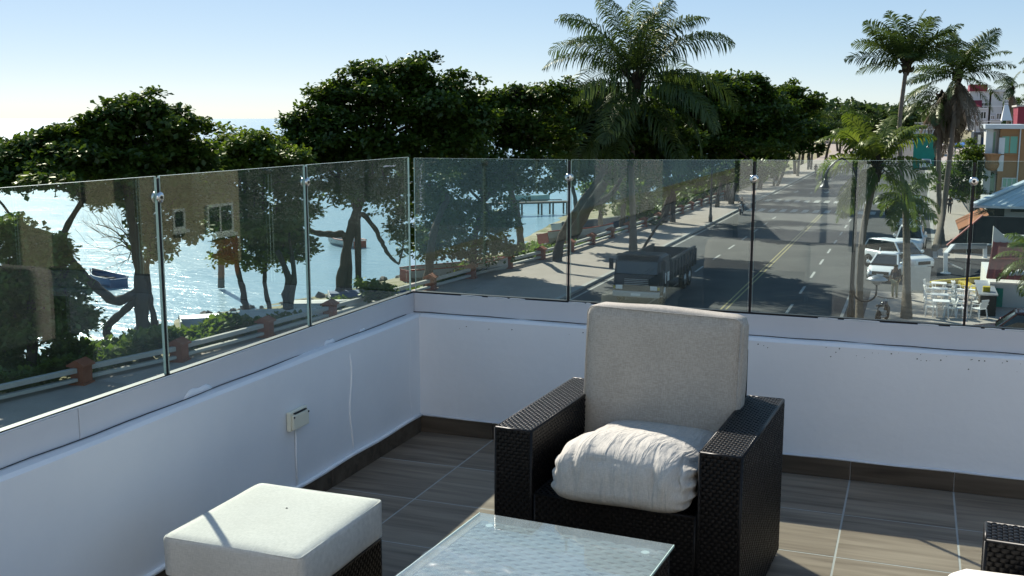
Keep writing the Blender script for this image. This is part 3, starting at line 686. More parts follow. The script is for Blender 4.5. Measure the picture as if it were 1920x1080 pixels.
def seat_disp(p, x, y, z):
    d = Vector((0, 0, 0))
    fr = max(0, min(1, (-y - .15) / .6))                       # 0 at the back, 1 at the front
    fold = .5 + .5 * math.sin(x * 27 + 2.0 * math.sin(x * 5.3) + 2.0 * mnoise.noise(Vector((x * 4, z * 2, 1))))
    gather = fr * math.exp(-((z - .42) / .40) ** 2) * (.8 + .5 * mnoise.noise(Vector((x * 4, 3, 0))))
    crease = 1 - abs(math.sin(x * 15 + 1.6 * math.sin(x * 4.1) + .9 * z)) ** .45
    d += Vector((0, 1, -.45)) * (.030 * gather * crease + .006 * gather * fold)
    side = max(0, abs(x) - .72) / .28
    d += Vector((-math.copysign(1, x), 0, 0)) * (.016 * side * (.5 + .5 * math.sin(z * 15 + y * 9 + x * 2)))
    back = max(0, min(1, (y + .55) / 1.1)); back = back * back * (3 - 2 * back)      # crest near the front, sinking to the back
    top = (1.30 - .62 * back) * (1 - .30 * abs(x + .10) ** 2.4) if z > 0 else .88
    d.z += p.z * (top - 1)
    d += mnoise.noise_vector(p * 8) * .0035 + mnoise.noise_vector(p * 26) * .002
    return d
sc = thing('seat_cushion', 'puffy cream linen seat cushion wedged between the arms of the armchair', 'cushion', (-.806, 3.365, FZ + .367), R(-2.85))
so = link('cover', pillow_mesh('cover', 'fabric_seat', .268, .325, .108, .30, .60, 80, seat_disp), sc, (0, 0, .105))
so.scale = (.88, 1, .93)

# footstool
fs = thing('footstool', 'dark woven footstool carrying a cream square cushion', 'footstool', (-1.745, 2.62, FZ))
wicker_box('base', -.222, -.243, .03, .222, .243, .288, fs, 'tsew', 50)
for sx in (-1, 1):
    for sy in (-1, 1): part('foot', MB().lathe([(.018, 0), (.02, .029)], (sx * .18, sy * .2, 0), 10), 'dark_plastic', fs)
fc = thing('footstool_cushion', 'cream square foam cushion lying on the footstool', 'cushion', (-1.745, 2.62, FZ + .2895))
fcb = foam_block('cover', 'fabric_light', .458, .494, .128, .014, .006, fc, 8)
piping(fcb, .450, .486, .121, .014, 'fabric_light'); piping(fcb, .450, .486, .008, .014, 'fabric_light')
part('tuft', MB().lathe([(.001, .1325), (.0045, .1335), (.001, .1365)], (0.0, .05, 0), 8), 'dark_plastic', fcb)

# coffee table
ct = thing('coffee_table', 'low dark woven coffee table with a pale glass top', 'coffee table', (-.905, 2.50, FZ), R(-3.5))
wicker_box('base', -.295, -.335, .02, .295, .335, .396, ct, 'ew', 70)
mbx = MB(); weave(mbx, (-.29, -.33, .397), (1, 0, 0), (0, 1, 0), .58, .66, (0, 0, 1), cu=.058, cv=.0195, seed=75)
w_ = part('top_weave', mbx, 'wicker_sheen', ct, smooth=True); w_['kind'] = 'stuff'
tg = MB().box(-.302, -.345, .4085, .302, .345, .4165); part('glass_top', tg, 'tglass', ct)
for sx in (-1, 1):
    for sy in (-1, 1): part('suction_pad', MB().lathe([(.010, .3965), (.012, .4084)], (sx * .24, sy * .28, 0), 12), 'wplastic', ct)
for sx in (-1, 1):
    part('edge_rim', MB().box(sx * .3035 - .0012, -.345, .4087, sx * .3035 + .0012, .345, .4163), 'glass_edge', ct)
fl_ = MB(); nx, ny = 60, 44
rows = []
for j in range(ny + 1):
    r_ = []
    for i in range(nx + 1):
        x = -.300 + .50 * i / nx; yb = .055 - .10 * (i / nx) + .012 * math.sin(i * .5); y = -.344 + (yb + .344) * j / ny
        q = Vector((x * 11 + .6 * y, y * 26, 2.))
        r_.append((x, y, .4195 + .0075 * abs(mnoise.noise(q)) + .004 * abs(mnoise.noise(q * 2.3))))
    rows.append(r_)
fl_.loft(rows, closed=False)
pf = thing('plastic_film', 'crinkled clear plastic film over the near end of the table glass', 'plastic film', (-.905, 2.50, FZ), R(-3.5))
part('sheet', fl_, 'film', pf, smooth=True)

# second armchair, mostly out of frame: its arm and cushion show at the lower right corner
ch2 = thing('armchair', 'dark woven armchair cut off by the lower right corner of the picture', 'armchair', (.56, 2.402, FZ), R(-90) - R(3), 'dark woven armchairs on the terrace')
for c in list(ch.children):
    copy_tree(c, ch2)
sc2 = thing('seat_cushion', 'flat cream seat cushion at the lower right edge beside the cut-off armchair arm', 'cushion', (.425, 2.398, FZ + .335), R(-90) - R(3))
sb2 = foam_block('cover', 'fabric_light', .525, .64, .205, .05, .02, sc2, 21)

fr_ = random.Random(9); mbx = MB()
for k in range(46):
    x = fr_.choice((fr_.uniform(-.35, .55), fr_.uniform(.2, .5), fr_.uniform(-2.2, .5))); z = FZ + .597 - abs(fr_.gauss(0, .022)); q = fr_.uniform(.0012, .0035)
    mbx.quad((x - q, WY - .0036, z), (x, WY - .0042, z - q * .8), (x + q * 1.4, WY - .0036, z + q * .2), (x, WY - .0042, z + q))
part('dirt_fleck', mbx, 'wicker_core', wf, world=True)['kind'] = 'stuff'

# ================================================================== VEGETATION
def fast_mesh(name, V, Fa, m, smooth=False):
    """V (n,3), Fa (k,c) with a constant number of corners per face"""
    me = bpy.data.meshes.new(name); k, c = Fa.shape
    me.vertices.add(len(V)); me.vertices.foreach_set('co', np.ascontiguousarray(V, dtype=np.float32).ravel())
    me.loops.add(k * c); me.loops.foreach_set('vertex_index', np.ascontiguousarray(Fa, dtype=np.int32).ravel())
    me.polygons.add(k); me.polygons.foreach_set('loop_start', np.arange(0, k * c, c, dtype=np.int32)); me.polygons.foreach_set('loop_total', np.full(k, c, dtype=np.int32))
    if smooth: me.polygons.foreach_set('use_smooth', np.ones(k, dtype=bool))
    me.update(calc_edges=True); me.materials.append(M[m] if isinstance(m, str) else m); return me
def leaf_cloud(lobes, n, size, seed, clump=.30, per=9, inner=.45, droop=.0):
    """rosettes of big leaves on the shells of uneven lobes; lobes = [(centre, (rx, ry, rz))] -> V, F (two folded halves a leaf)"""
    g = np.random.default_rng(seed); nr = max(1, n // per); lobes = list(lobes); ex = []
    for c_, s_ in lobes:                                   # smaller boughs standing out of every lobe
        for q_ in range(10):
            d_ = g.normal(size=3); d_[2] = abs(d_[2]) * .9 - .35; d_ /= np.linalg.norm(d_); f_ = g.uniform(.16, .38)
            ex.append((np.array(c_) + d_ * np.array(s_) * g.uniform(.80, 1.25), tuple(np.array(s_) * f_ * np.array([1.25, 1.25, .75]))))
    lobes = [(c_, tuple(np.array(s_) * .76)) for c_, s_ in lobes] + ex
    C = np.array([l[0] for l in lobes]); S = np.array([l[1] for l in lobes])
    w = (S[:, 0] * S[:, 2] + S[:, 1] * S[:, 2] + S[:, 0] * S[:, 1]); w = w / w.sum()
    li = g.choice(len(lobes), nr, p=w)
    d = g.normal(size=(nr, 3)); d /= np.linalg.norm(d, axis=1)[:, None]
    r = 1 - (1 - inner) * g.random(nr) ** 1.7
    ph = g.random((len(lobes), 6)) * 6.28
    az = np.arctan2(d[:, 1], d[:, 0]); el = np.arcsin(d[:, 2])
    lump = 1 + .16 * np.sin(az * 3 + ph[li, 0]) * np.cos(el * 3 + ph[li, 1]) + .13 * np.sin(az * 6 + ph[li, 2] + el * 4) + .10 * np.sin(el * 9 + ph[li, 3] + az * 4)
    lump += .16 * (g.random(nr) ** 6)
    P = C[li] + d * (r * lump)[:, None] * S[li]
    # thin the bottom so that branches and gaps show below
    keep = (d[:, 2] > -.25) | (g.random(nr) < .6); P = P[keep]; d = d[keep]; nr = len(P)
    k = np.repeat(np.arange(nr), per); m = len(k)
    a = np.tile(np.arange(per), nr) * (2 * math.pi / per) + np.repeat(g.random(nr) * 6.28, per) + g.normal(0, .35, m)
    tilt = g.normal(.12 - droop, .38, m)
    axis = d[k] * .45 + np.array([0, 0, 1.]) + g.normal(0, .28, (m, 3)); axis /= np.linalg.norm(axis, axis=1)[:, None]
    ref = np.where(np.abs(axis[:, :1]) > .9, np.array([[0, 1., 0]]), np.array([[1., 0, 0]]))
    u = np.cross(axis, ref); u /= np.linalg.norm(u, axis=1)[:, None]; v = np.cross(axis, u)
    dr = u * np.cos(a)[:, None] + v * np.sin(a)[:, None]; dr = dr * np.cos(tilt)[:, None] + axis * np.sin(tilt)[:, None]
    sd = np.cross(axis, dr); sd /= np.linalg.norm(sd, axis=1)[:, None]; nm = np.cross(dr, sd)
    L = size * g.uniform(.65, 1.25, m)[:, None]; W = L * .31
    o = P[k] + g.normal(0, clump * .5, (m, 3)) * np.array([1, 1, .55])
    base = o + dr * L * .08; tip = o + dr * L
    l1 = o + dr * L * .66 + sd * W + nm * L * .08; l2 = o + dr * L * .66 - sd * W + nm * L * .08
    V = np.stack([base, l1, tip, l2], axis=1).reshape(-1, 3)
    i = np.arange(m) * 4
    Fa = np.stack([np.stack([i, i + 1, i + 2], 1), np.stack([i, i + 2, i + 3], 1)], 1).reshape(-1, 3)
    return V, Fa
def twigs(mbx, p, d, L, r, depth, rr, sides=5, spread=.9, up=.15):
    p = Vector(p); d = Vector(d).normalized(); pts = [p]; q = p
    for k in range(4):
        d = (d + Vector((rr.uniform(-1, 1), rr.uniform(-1, 1), rr.uniform(-.6, .6) + up)) * .28).normalized(); q = q + d * L / 4; pts.append(q)
    mbx.tube(pts, list(np.linspace(r, r * .5, 5)), sides, cap=False)
    if depth > 0:
        for k in range(rr.choice((2, 3))):
            nd = (d + Vector((rr.uniform(-1, 1), rr.uniform(-1, 1), rr.uniform(-.7, .8))) * spread).normalized()
            twigs(mbx, pts[rr.choice((2, 3, 4))], nd, L * rr.uniform(.55, .8), r * .55, depth - 1, rr, max(3, sides - 1), spread, up)
def lobes_px(D, lst):
    out = []
    for q in lst:
        cx, cy, rx, ry = q[:4]; dd = q[4] if len(q) > 4 else 0; s = (D + dd) / F
        out.append((pD(cx, cy, D + dd), (rx * s * 1.14, (rx * .9) * s, ry * s * 1.12)))
    return out
def almond(label, D, stems, lobes, n, seed, size=.30, m='leaf', base_z=-.1, name='sea_almond_tree', reach=True, twig=3, inner=.45, cat='tree', group='trees along the beach'):
    """stems: lists of (px, py, radius_m[, depth offset]); the first point of the first stem is the tree's foot"""
    lw = lobes_px(D, lobes)
    st = [[(Vector(pD(q[0], q[1], D + (q[3] if len(q) > 3 else 0))), q[2]) for q in s] for s in stems]
    foot = st[0][0][0].copy(); foot.z = min(foot.z, land_z(foot.x, foot.y) + .05); 
    t = thing(name, label, cat, tuple(foot), 0, group)
    mbx = MB(); rr = random.Random(seed); first = True
    for k, s in enumerate(st):
        if k and min((s[0][0] - p_).length for q_ in st[:k] for p_, _ in q_) > .22: part('trunk', mbx, 'bark', t, smooth=True, world=True); mbx = MB()
        pts = [p for p, _ in s]; rad = [r for _, r in s]
        if k == 0 or min((s[0][0] - p_).length for q_ in st[:k] for p_, _ in q_) > .22:
            b = pts[0].copy(); b.z = land_z(b.x, b.y) - .25; pts = [b] + pts; rad = [rad[0] * 1.35] + rad
        sp = smooth_path(pts, 5); rad = lerp_list(rad, len(sp))
        rad = [r * (1 + .10 * math.sin(i * 1.7 + k)) for i, r in enumerate(rad)]
        sp = [p + Vector((rr.uniform(-1, 1), rr.uniform(-1, 1), 0)) * .03 for p in sp]
        mbx.tube(sp, rad, 9)
    if reach:
        tips = [s[-1] for s in st]
        for c, S in lw:
            c = Vector(c); p, r = min(tips, key=lambda q: (q[0] - c).length)
            mid = (p + c) / 2 + Vector((rr.uniform(-.4, .4), rr.uniform(-.4, .4), rr.uniform(.0, .6)))
            sp = smooth_path([p, mid, c], 4); mbx.tube(sp, lerp_list([max(.05, r * .8), .035], len(sp)), 6, cap=False)
            for k in range(twig):
                twigs(mbx, c, (rr.uniform(-1, 1), rr.uniform(-1, 1), rr.uniform(-.2, 1)), min(S) * .9, .035, 1, rr)
    part('trunk', mbx, 'bark', t, smooth=True, world=True)
    V, Fa = leaf_cloud(lw, int(n * 1.6), size, seed, inner=inner)
    cr = link('crown', fast_mesh('crown', V - np.array(foot), Fa, m), t)
    return t

# --- the near trees along the beach
almond('big dark almond tree at far left, crown rising over the glass top', 42,
       [[(272, 655, .30), (268, 600, .27), (264, 545, .25), (258, 480, .20), (246, 410, .17), (236, 345, .13)],
        [(262, 545, .20), (240, 558, .2), (213, 563, .2), (178, 535, .19), (140, 497, .17), (118, 460, .14), (128, 420, .12), (160, 370, .09)],
        [(275, 664, .2), (228, 655, .18), (203, 632, .17), (203, 610, .16), (226, 588, .15), (258, 560, .14)],
        [(292, 625, .13, 1.), (282, 560, .12, 1.), (276, 500, .1, 1.), (290, 420, .08, 1.)],
        [(178, 535, .14), (132, 512, .12), (100, 500, .1), (60, 470, .08)]],
       [(250, 214, 52, 30), (196, 248, 60, 32), (150, 262, 50, 26), (75, 292, 70, 34), (10, 290, 60, 30), (-50, 330, 70, 40, 1), (215, 292, 90, 42), (320, 244, 58, 28), (330, 290, 60, 40, 1), (120, 325, 110, 34, -1), (20, 340, 50, 26, -1.5), (280, 330, 80, 30, 1), (190, 366, 46, 32, .5), (272, 385, 36, 50, 1), (280, 455, 30, 56, 1), (345, 378, 40, 44, 1.5), (350, 430, 32, 26, 1.5)], 36000, 11)
almond('low bushy tree with shiny leaves at the left edge behind the glass', 37,
       [[(58, 700, .2), (62, 620, .16), (55, 540, .13), (42, 480, .1), (30, 440, .08)], [(62, 620, .12), (95, 560, .1), (105, 500, .07)], [(20, 720, .14), (10, 640, .12), (20, 560, .08)]],
       [(22, 446, 46, 30), (70, 480, 48, 32), (30, 530, 60, 44), (105, 545, 46, 48), (40, 610, 70, 50), (120, 605, 38, 36), (-10, 660, 40, 40), (60, 570, 70, 60, 1.5)], 16000, 12, m='leaf2', size=.27, name='bushy_tree')
almond('many-stemmed tree with small leaves in the middle of the left glass', 50,
       [[(462, 584, .17), (456, 550, .15), (448, 515, .13), (440, 470, .1)], [(545, 597, .17, -2), (535, 560, .16, -2), (540, 520, .15, -2), (520, 470, .12, -2)], [(506, 580, .12), (497, 530, .1), (500, 480, .08)], [(545, 570, .14, -2), (552, 530, .13, -2), (548, 480, .1, -1)]],
       [(455, 272, 52, 26), (420, 292, 44, 28), (508, 284, 32, 26), (470, 318, 84, 34), (530, 342, 42, 44), (440, 380, 52, 40), (480, 425, 76, 46), (528, 470, 44, 40), (548, 410, 34, 52), (410, 345, 36, 36), (470, 480, 50, 26)], 21000, 13, m='leaf2', size=.29)
almond('tall spreading almond tree with one straight dark trunk by the water', 53,
       [[(634, 577, .26), (638, 540, .25), (646, 490, .24), (656, 440, .24), (668, 400, .22), (690, 340, .18), (710, 280, .14)],
        [(650, 452, .18), (625, 440, .17), (600, 438, .15), (578, 430, .12), (566, 400, .08)], [(672, 410, .14), (700, 425, .12), (716, 455, .11), (730, 480, .09), (748, 495, .06)], [(668, 400, .14), (655, 360, .12), (620, 320, .1)]],
       [(790, 116, 22, 10), (760, 136, 34, 20), (690, 142, 40, 22), (640, 180, 40, 30), (725, 165, 70, 36), (590, 225, 46, 34), (562, 255, 34, 36), (838, 172, 52, 26), (870, 192, 36, 24), (650, 232, 80, 46), (760, 222, 110, 46), (850, 235, 60, 44), (600, 290, 66, 44), (700, 300, 110, 50), (800, 290, 90, 50), (640, 355, 70, 34), (740, 372, 54, 46), (752, 440, 26, 40)], 38000, 14)
almond('broad almond tree between the corner joint and the coconut palm', 61,
       [[(886, 522, .2), (888, 480, .18), (893, 430, .15), (905, 380, .12)], [(976, 482, .26, 8), (975, 440, .24, 8), (968, 395, .2, 8), (955, 350, .16, 6)], [(800, 540, .26, -4), (806, 490, .24, -4), (815, 430, .2, -4), (840, 370, .14, -2)]],
       [(1000, 186, 44, 28), (960, 196, 46, 30), (1040, 178, 34, 22), (925, 212, 40, 28), (880, 226, 40, 28), (985, 240, 70, 44), (910, 270, 74, 46), (1010, 290, 56, 50), (860, 330, 80, 46), (940, 345, 70, 44), (1055, 196, 44, 34, 4), (1080, 222, 40, 40, 6), (925, 190, 30, 22), (815, 400, 52, 44), (880, 420, 70, 36), (820, 465, 44, 36), (900, 470, 50, 30), (790, 360, 34, 50), (930, 430, 34, 40)], 33000, 15, m='leaf')
almond('thick leaning almond tree behind the first steel clamp right of the corner', 74,
       [[(1068, 452, .50, 4), (1084, 420, .46, 4), (1104, 386, .40, 3), (1128, 352, .33, 2), (1150, 318, .25), (1170, 285, .2)], [(1104, 386, .25, 3), (1140, 370, .2, 3), (1165, 335, .15, 3), (1185, 300, .1, 3)], [(1084, 420, .2, 4), (1078, 370, .16, 5), (1066, 330, .1, 5)]],
       [(1060, 262, 50, 40), (1110, 238, 56, 40), (1170, 262, 60, 44), (1090, 310, 52, 34), (1150, 318, 54, 26), (1220, 290, 46, 40), (1130, 200, 40, 30), (1060, 335, 30, 22)], 15000, 16, size=.38)
almond('dark spreading tree behind the drooping fronds of the big palm', 67,
       [[(1046, 468, .3), (1062, 425, .26), (1090, 380, .22), (1130, 325, .18)]],
       [(1010, 240, 50, 36), (1075, 232, 54, 40), (1140, 245, 54, 36), (1200, 262, 54, 36), (1255, 262, 50, 40), (1110, 285, 60, 28), (1230, 305, 54, 24), (1180, 225, 50, 30)], 17000, 22, size=.33)
almond('slender tree with a straight trunk standing on the beach behind the pillars', 82,
       [[(1125, 440, .2), (1126, 400, .18), (1124, 360, .15), (1130, 310, .12)], [(1165, 435, .24, 4), (1168, 400, .22, 4), (1172, 350, .18, 4)]],
       [(1120, 370, 26, 30), (1160, 360, 34, 40, 4), (1200, 390, 24, 40, 8), (1210, 340, 40, 34, 8)], 7000, 17, size=.38, m='leaf2')
almond('tall dark almond tree with flat top to the right of the coconut palm', 92,
       [[(1243, 418, .36), (1252, 380, .32), (1270, 340, .26), (1300, 300, .2), (1340, 260, .15)], [(1262, 360, .2), (1245, 320, .16), (1250, 280, .1)]],
       [(1255, 178, 40, 28), (1345, 172, 60, 26), (1450, 196, 40, 24), (1330, 162, 40, 20), (1378, 158, 42, 18), (1290, 176, 40, 24), (1420, 182, 40, 24), (1255, 200, 44, 30), (1350, 206, 80, 40), (1300, 250, 70, 40), (1420, 236, 60, 40), (1240, 262, 50, 44), (1370, 268, 70, 32), (1460, 264, 40, 34), (1330, 300, 50, 22), (1280, 310, 30, 26), (1300, 332, 40, 22, 3), (1365, 322, 50, 22, 5), (1425, 318, 34, 18, 5)], 26000, 18, size=.44)
almond('almond tree with lit yellow-green top beside the promenade lamp', 112,
       [[(1372, 372, .3), (1380, 345, .26), (1400, 310, .2), (1430, 280, .15)], [(1345, 378, .2, -4), (1352, 340, .17, -4), (1350, 310, .13, -4)]],
       [(1470, 182, 38, 22), (1500, 200, 32, 22), (1440, 212, 46, 30), (1490, 238, 50, 34), (1400, 262, 44, 30), (1460, 276, 54, 28), (1360, 296, 40, 26), (1410, 302, 40, 18)], 15000, 19, size=.52)

# --- trees farther along the promenade: three crowns, copied
def far_tree_meshes(seed, H=10.5, W=5.2, n=7000, m='leaf_far', size=.5):
    g = random.Random(seed); mbx = MB(); lean = Vector((g.uniform(-1.2, 1.2), g.uniform(-1, 1), H * .5))
    sp = smooth_path([(0, 0, -.3), tuple(lean * .5 + Vector((.3, 0, 0))), tuple(lean)], 4); mbx.tube(sp, lerp_list([.34, .26, .2], len(sp)), 7)
    lobes = []
    for k in range(9):
        a = g.uniform(0, 6.28); rr = W * math.sqrt(g.uniform(.02, .8)); c = Vector((lean.x + rr * math.cos(a), lean.y + rr * math.sin(a), H * g.uniform(.60, .86) - rr * .22))
        s = g.uniform(.30, .46) * W; lobes.append((tuple(c), (s, s, s * .55)))
        mbx.tube(smooth_path([tuple(lean), tuple((lean + c) / 2 + Vector((0, 0, .4))), tuple(c)], 3), lerp_list([.15, .04], 7), 5, cap=False)
    lobes.append(((lean.x, lean.y, H * .88), (W * .4, W * .4, W * .22)))
    V, Fa = leaf_cloud(lobes, n, size, seed, clump=.5, per=7)
    return mbx.mesh('trunk', 'bark', True), fast_mesh('crown', V, Fa, m)
FT = [far_tree_meshes(31), far_tree_meshes(32, 11.5, 5.6, m='leaf'), far_tree_meshes(33, 9.5, 4.8)]
far_desc = ['rounded', 'wide dark', 'small pale']
trnd = random.Random(8)
spots = [(-19.4, 118, 1, .95), (-23.5, 128, 0, 1.05), (-18.6, 138, 2, 1.0), (-22.5, 147, 1, 1.0), (-18.9, 158, 0, .98), (-23, 168, 2, 1.1), (-18.4, 178, 1, .92), (-22, 190, 0, 1.0), (-18.6, 204, 2, 1.05), (-21.5, 220, 1, .98), (-18.4, 238, 0, 1.0), (-21.5, 258, 2, 1.1), (-18.4, 280, 1, 1.0), (-20.5, 306, 0, 1.05), (-18.5, 336, 1, 1.0), (-20, 370, 2, 1.1), (-18.4, 410, 0, 1.1), (-17, 455, 1, 1.2), (-12, 505, 0, 1.2), (-3, 540, 1, 1.2), (6, 560, 2, 1.3)]
where = ['level with the zebra crossing', 'just past the zebra crossing on the beach side', 'behind the leaning young trunk by the kerb', 'beach side of the leaning young trunk', 'second along the kerb past the leaning trunk', 'second along the beach past the leaning trunk', 'third along the kerb past the leaning trunk', 'third along the beach past the leaning trunk',
         'fourth along the kerb past the leaning trunk', 'fourth along the beach past the leaning trunk', 'fifth along the kerb past the leaning trunk', 'fifth along the beach past the leaning trunk', 'sixth along the kerb past the leaning trunk', 'in the far row where the promenade narrows', 'in the far row by the bright gap of road', 'in the far row one before the street bends', 'at the far bend of the street, seaward', 'at the far bend of the street, behind the young palm', 'closing the view at the end of the street', 'at the end of the street left of the tall palm trunk', 'at the end of the street right of the tall palm trunk']
for (x, y, k, s), wd in zip(spots, where):
    t = thing('promenade_tree', far_desc[k] + ' tree ' + wd, 'tree', (x, y, .1), trnd.uniform(0, 6.28), 'trees along the promenade'); t.scale = (s, s, s * .94 + (.04 if y > 200 else 0))
    link('trunk', FT[k][0], t); link('crown', FT[k][1], t)
# trees on the landward side far behind the palms
for (x, y, k, s, wd) in [(16, 300, 0, 1.35, 'left of the dry palm skirt, behind the green kiosk'), (24, 330, 1, 1.4, 'behind the dry palm skirt'), (36, 350, 2, 1.3, 'left of the red topped house'), (8, 420, 1, 1.3, 'beyond the green kiosk, above the far cars'), (-60, 640, 1, 2.2, 'rising alone over the distant tree line'), (-110, 700, 0, 2.3, 'hazy rounded top left on the distant tree line'), (30, 480, 0, 1.3, 'behind the far parked vans'), (-45, 590, 2, 1.6, 'in the distant tree line below the lone rise'), (-30, 560, 0, 1.4, 'in the distant tree line by the road end'), (-78, 640, 2, 1.8, 'in the distant tree line further seaward')]:
    t = thing('distant_tree', far_desc[k] + ' distant tree ' + wd, 'tree', (x, y, -.1), trnd.uniform(0, 6.28), 'distant trees'); t.scale = (s, s, s * (.78 if y > 500 else .95))
    link('trunk', FT[k][0], t); link('crown', FT[k][1], t)
# a thin young trunk leaning over the kerb, with a small head of leaves
def sapling(label, pts, rad, lobes, n, seed, D):
    w = [Vector(pD(x, y, d)) for x, y, d in pts]; foot = w[0].copy(); foot.z = .12
    t = thing('young_tree', label, 'tree', tuple(foot), 0, 'young leaning trees by the kerb')
    sp = smooth_path([foot] + w[1:], 5); mbx = MB().tube(sp, lerp_list(rad, len(sp)), 7)
    rr = random.Random(seed)
    for k in range(6): twigs(mbx, sp[-1 - k], (rr.uniform(-1, 1), rr.uniform(-1, 1), .8), 1.2, .03, 1, rr)
    part('trunk', mbx, 'bark', t, smooth=True, world=True)
    V, Fa = leaf_cloud(lobes_px(D, lobes), n, .24, seed); link('crown', fast_mesh('crown', V - np.array(foot), Fa, 'leaf2'), t)
sapling('thin bare trunk leaning right over the paving near the dark truck', [(1200, 478, 71), (1222, 440, 71.5), (1240, 412, 72), (1252, 385, 72.5), (1262, 352, 73)], [.10, .09, .08, .07, .05], [(1262, 345, 22, 16), (1248, 366, 14, 10)], 900, 41, 73)
sapling('young tree leaning right with a thin crown beside the far lamp post', [(1457, 352, 142), (1466, 330, 143), (1474, 308, 144), (1482, 288, 145)], [.22, .2, .17, .12], [(1484, 280, 24, 14), (1474, 296, 14, 8)], 900, 42, 145)

# --- ground cover and grass on the beach side
def cover(name, label_n, boxes, n, size, seed, m):
    g = np.random.default_rng(seed); P = []
    for (x0, x1, y0, y1, h, wgt) in boxes:
        k = int(n * wgt); y = g.uniform(y0, y1, k); u = g.random(k)
        x = np.array([bal_x(t) for t in y]) + x0 + (x1 - x0) * u
        lump = .55 + .45 * np.sin(x * 1.9 + 1) * np.cos(y * 1.4) + .3 * g.random(k)
        z = np.array([land_z(a, b) for a, b in zip(x, y)]) + h * np.clip(lump, .15, 1.2) * (1 - g.random(k) ** 2 * .6)
        P.append(np.stack([x, y, z], 1))
    P = np.concatenate(P); m_ = len(P); a = g.random(m_) * 6.28; t = g.normal(.45, .4, m_)
    dr = np.stack([np.cos(a) * np.cos(t), np.sin(a) * np.cos(t), np.sin(t)], 1); sd = np.stack([-np.sin(a), np.cos(a), np.zeros(m_)], 1)
    L = size * g.uniform(.6, 1.3, m_)[:, None]; W = L * .36
    V = np.stack([P, P + dr * L * .6 + sd * W, P + dr * L, P + dr * L * .6 - sd * W], 1).reshape(-1, 3); i = np.arange(m_) * 4
    Fa = np.stack([np.stack([i, i + 1, i + 2], 1), np.stack([i, i + 2, i + 3], 1)], 1).reshape(-1, 3)
    o = link(name, fast_mesh(name, V, Fa, m)); o['kind'] = 'stuff'; return o
cover('ground_cover', '', [(-3.6, -.5, 20, 33, 1.15, .5), (-2.6, -.6, 33, 37.5, .95, .22), (-3.2, -.5, 37, 42, .45, .12), (-2.2, -.5, 42, 50, .40, .12), (-1.6, -.5, 54, 63, .6, .18)], 34000, .30, 51, 'cover')
cover('undergrowth', '', [(-4.5, -.6, 92, 125, 1.5, .5), (-5, -.6, 125, 190, 1.9, .5)], 15000, .55, 53, 'leaf')
cover('grass', '', [(-3.0, -.5, 62, 74, .45, .4), (-1.6, -.4, 74, 100, .3, .25), (-2.5, -.5, 46, 56, .22, .2), (-7, -3, 74, 84, .12, .15)], 16000, .22, 52, 'cover')

# --- palms
def frond_mesh(elev, L, seed, m, npair=52, leaf=.95, bend=1.35, hang=.55, ragged=.0, name='frond', wid=.052):
    """a pinnate frond leaving the origin along +X at the given elevation, arching down; leaflets droop with gravity"""
    g = np.random.default_rng(seed); ns = 14; th = elev; p = np.zeros(3); pts = [p.copy()]; dirs = []
    for k in range(ns):
        t = k / ns; d = np.array([math.cos(th), 0, math.sin(th)]); dirs.append(d); p = p + d * (L / ns); pts.append(p.copy())
        th = max(th - bend / ns * (.35 + 1.5 * t) * (1. if th > -1.35 else .1), -1.5)
    pts = np.array(pts); dirs.append(dirs[-1]); dirs = np.array(dirs)
    side_tw = g.normal(0, .22)
    V = []; Fa = []
    for k in range(npair):
        t = .14 + .86 * (k + .5) / npair
        for s in (-1, 1):
            if g.random() < ragged: continue
            f = t * ns; i = min(int(f), ns - 1); q = pts[i] + (pts[i + 1] - pts[i]) * (f - i); d = dirs[i]
            lat = np.array([0, s, 0.]); upv = np.cross(d, np.array([0, 1., 0])); upv = upv * (1 if upv[2] > 0 else -1)
            l = leaf * (math.sin(math.pi * min(1, (t * .92 + .1))) ** .55 * .9 + .12) * g.uniform(.82, 1.1)
            fwd = .30 + .42 * t
            v = lat * math.cos(side_tw * s) + d * fwd + upv * (.16 + s * side_tw) + g.normal(0, .10, 3); v /= np.linalg.norm(v)
            a = q; v2 = v + np.array([0, 0, -hang * g.uniform(.7, 1.3)]); v2 /= np.linalg.norm(v2); v3 = v2 + np.array([0, 0, -hang * 1.3]); v3 /= np.linalg.norm(v3)
            m1 = a + v * l * .35; m2 = m1 + v2 * l * .35; tip = m2 + v3 * l * .3
            w = wid * g.uniform(.8, 1.15); wd = np.cross(v, upv); nn = np.linalg.norm(wd); wd = wd / nn * w / 2 if nn > 1e-6 else d * w / 2
            n = len(V); V += [a + wd * .45, a - wd * .45, m1 + wd, m1 - wd, m2 + wd * .8, m2 - wd * .8, tip, tip]
            Fa += [(n, n + 1, n + 3), (n, n + 3, n + 2), (n + 2, n + 3, n + 5), (n + 2, n + 5, n + 4), (n + 4, n + 5, n + 6)]
    # rib: flattened three-sided tube
    rad = np.linspace(.045, .008, ns + 1)
    for i in range(ns + 1):
        upv = np.array([-dirs[i][2], 0, dirs[i][0]]); n = len(V)
        V += [pts[i] + np.array([0, rad[i], 0]), pts[i] - np.array([0, rad[i], 0]), pts[i] + upv * rad[i]]
        if i < ns:
            for a, b in ((0, 1), (1, 2), (2, 0)): Fa += [(n + a, n + b, n + 3 + b), (n + a, n + 3 + b, n + 3 + a)]
    return fast_mesh(name, np.array(V), np.array(Fa), m)
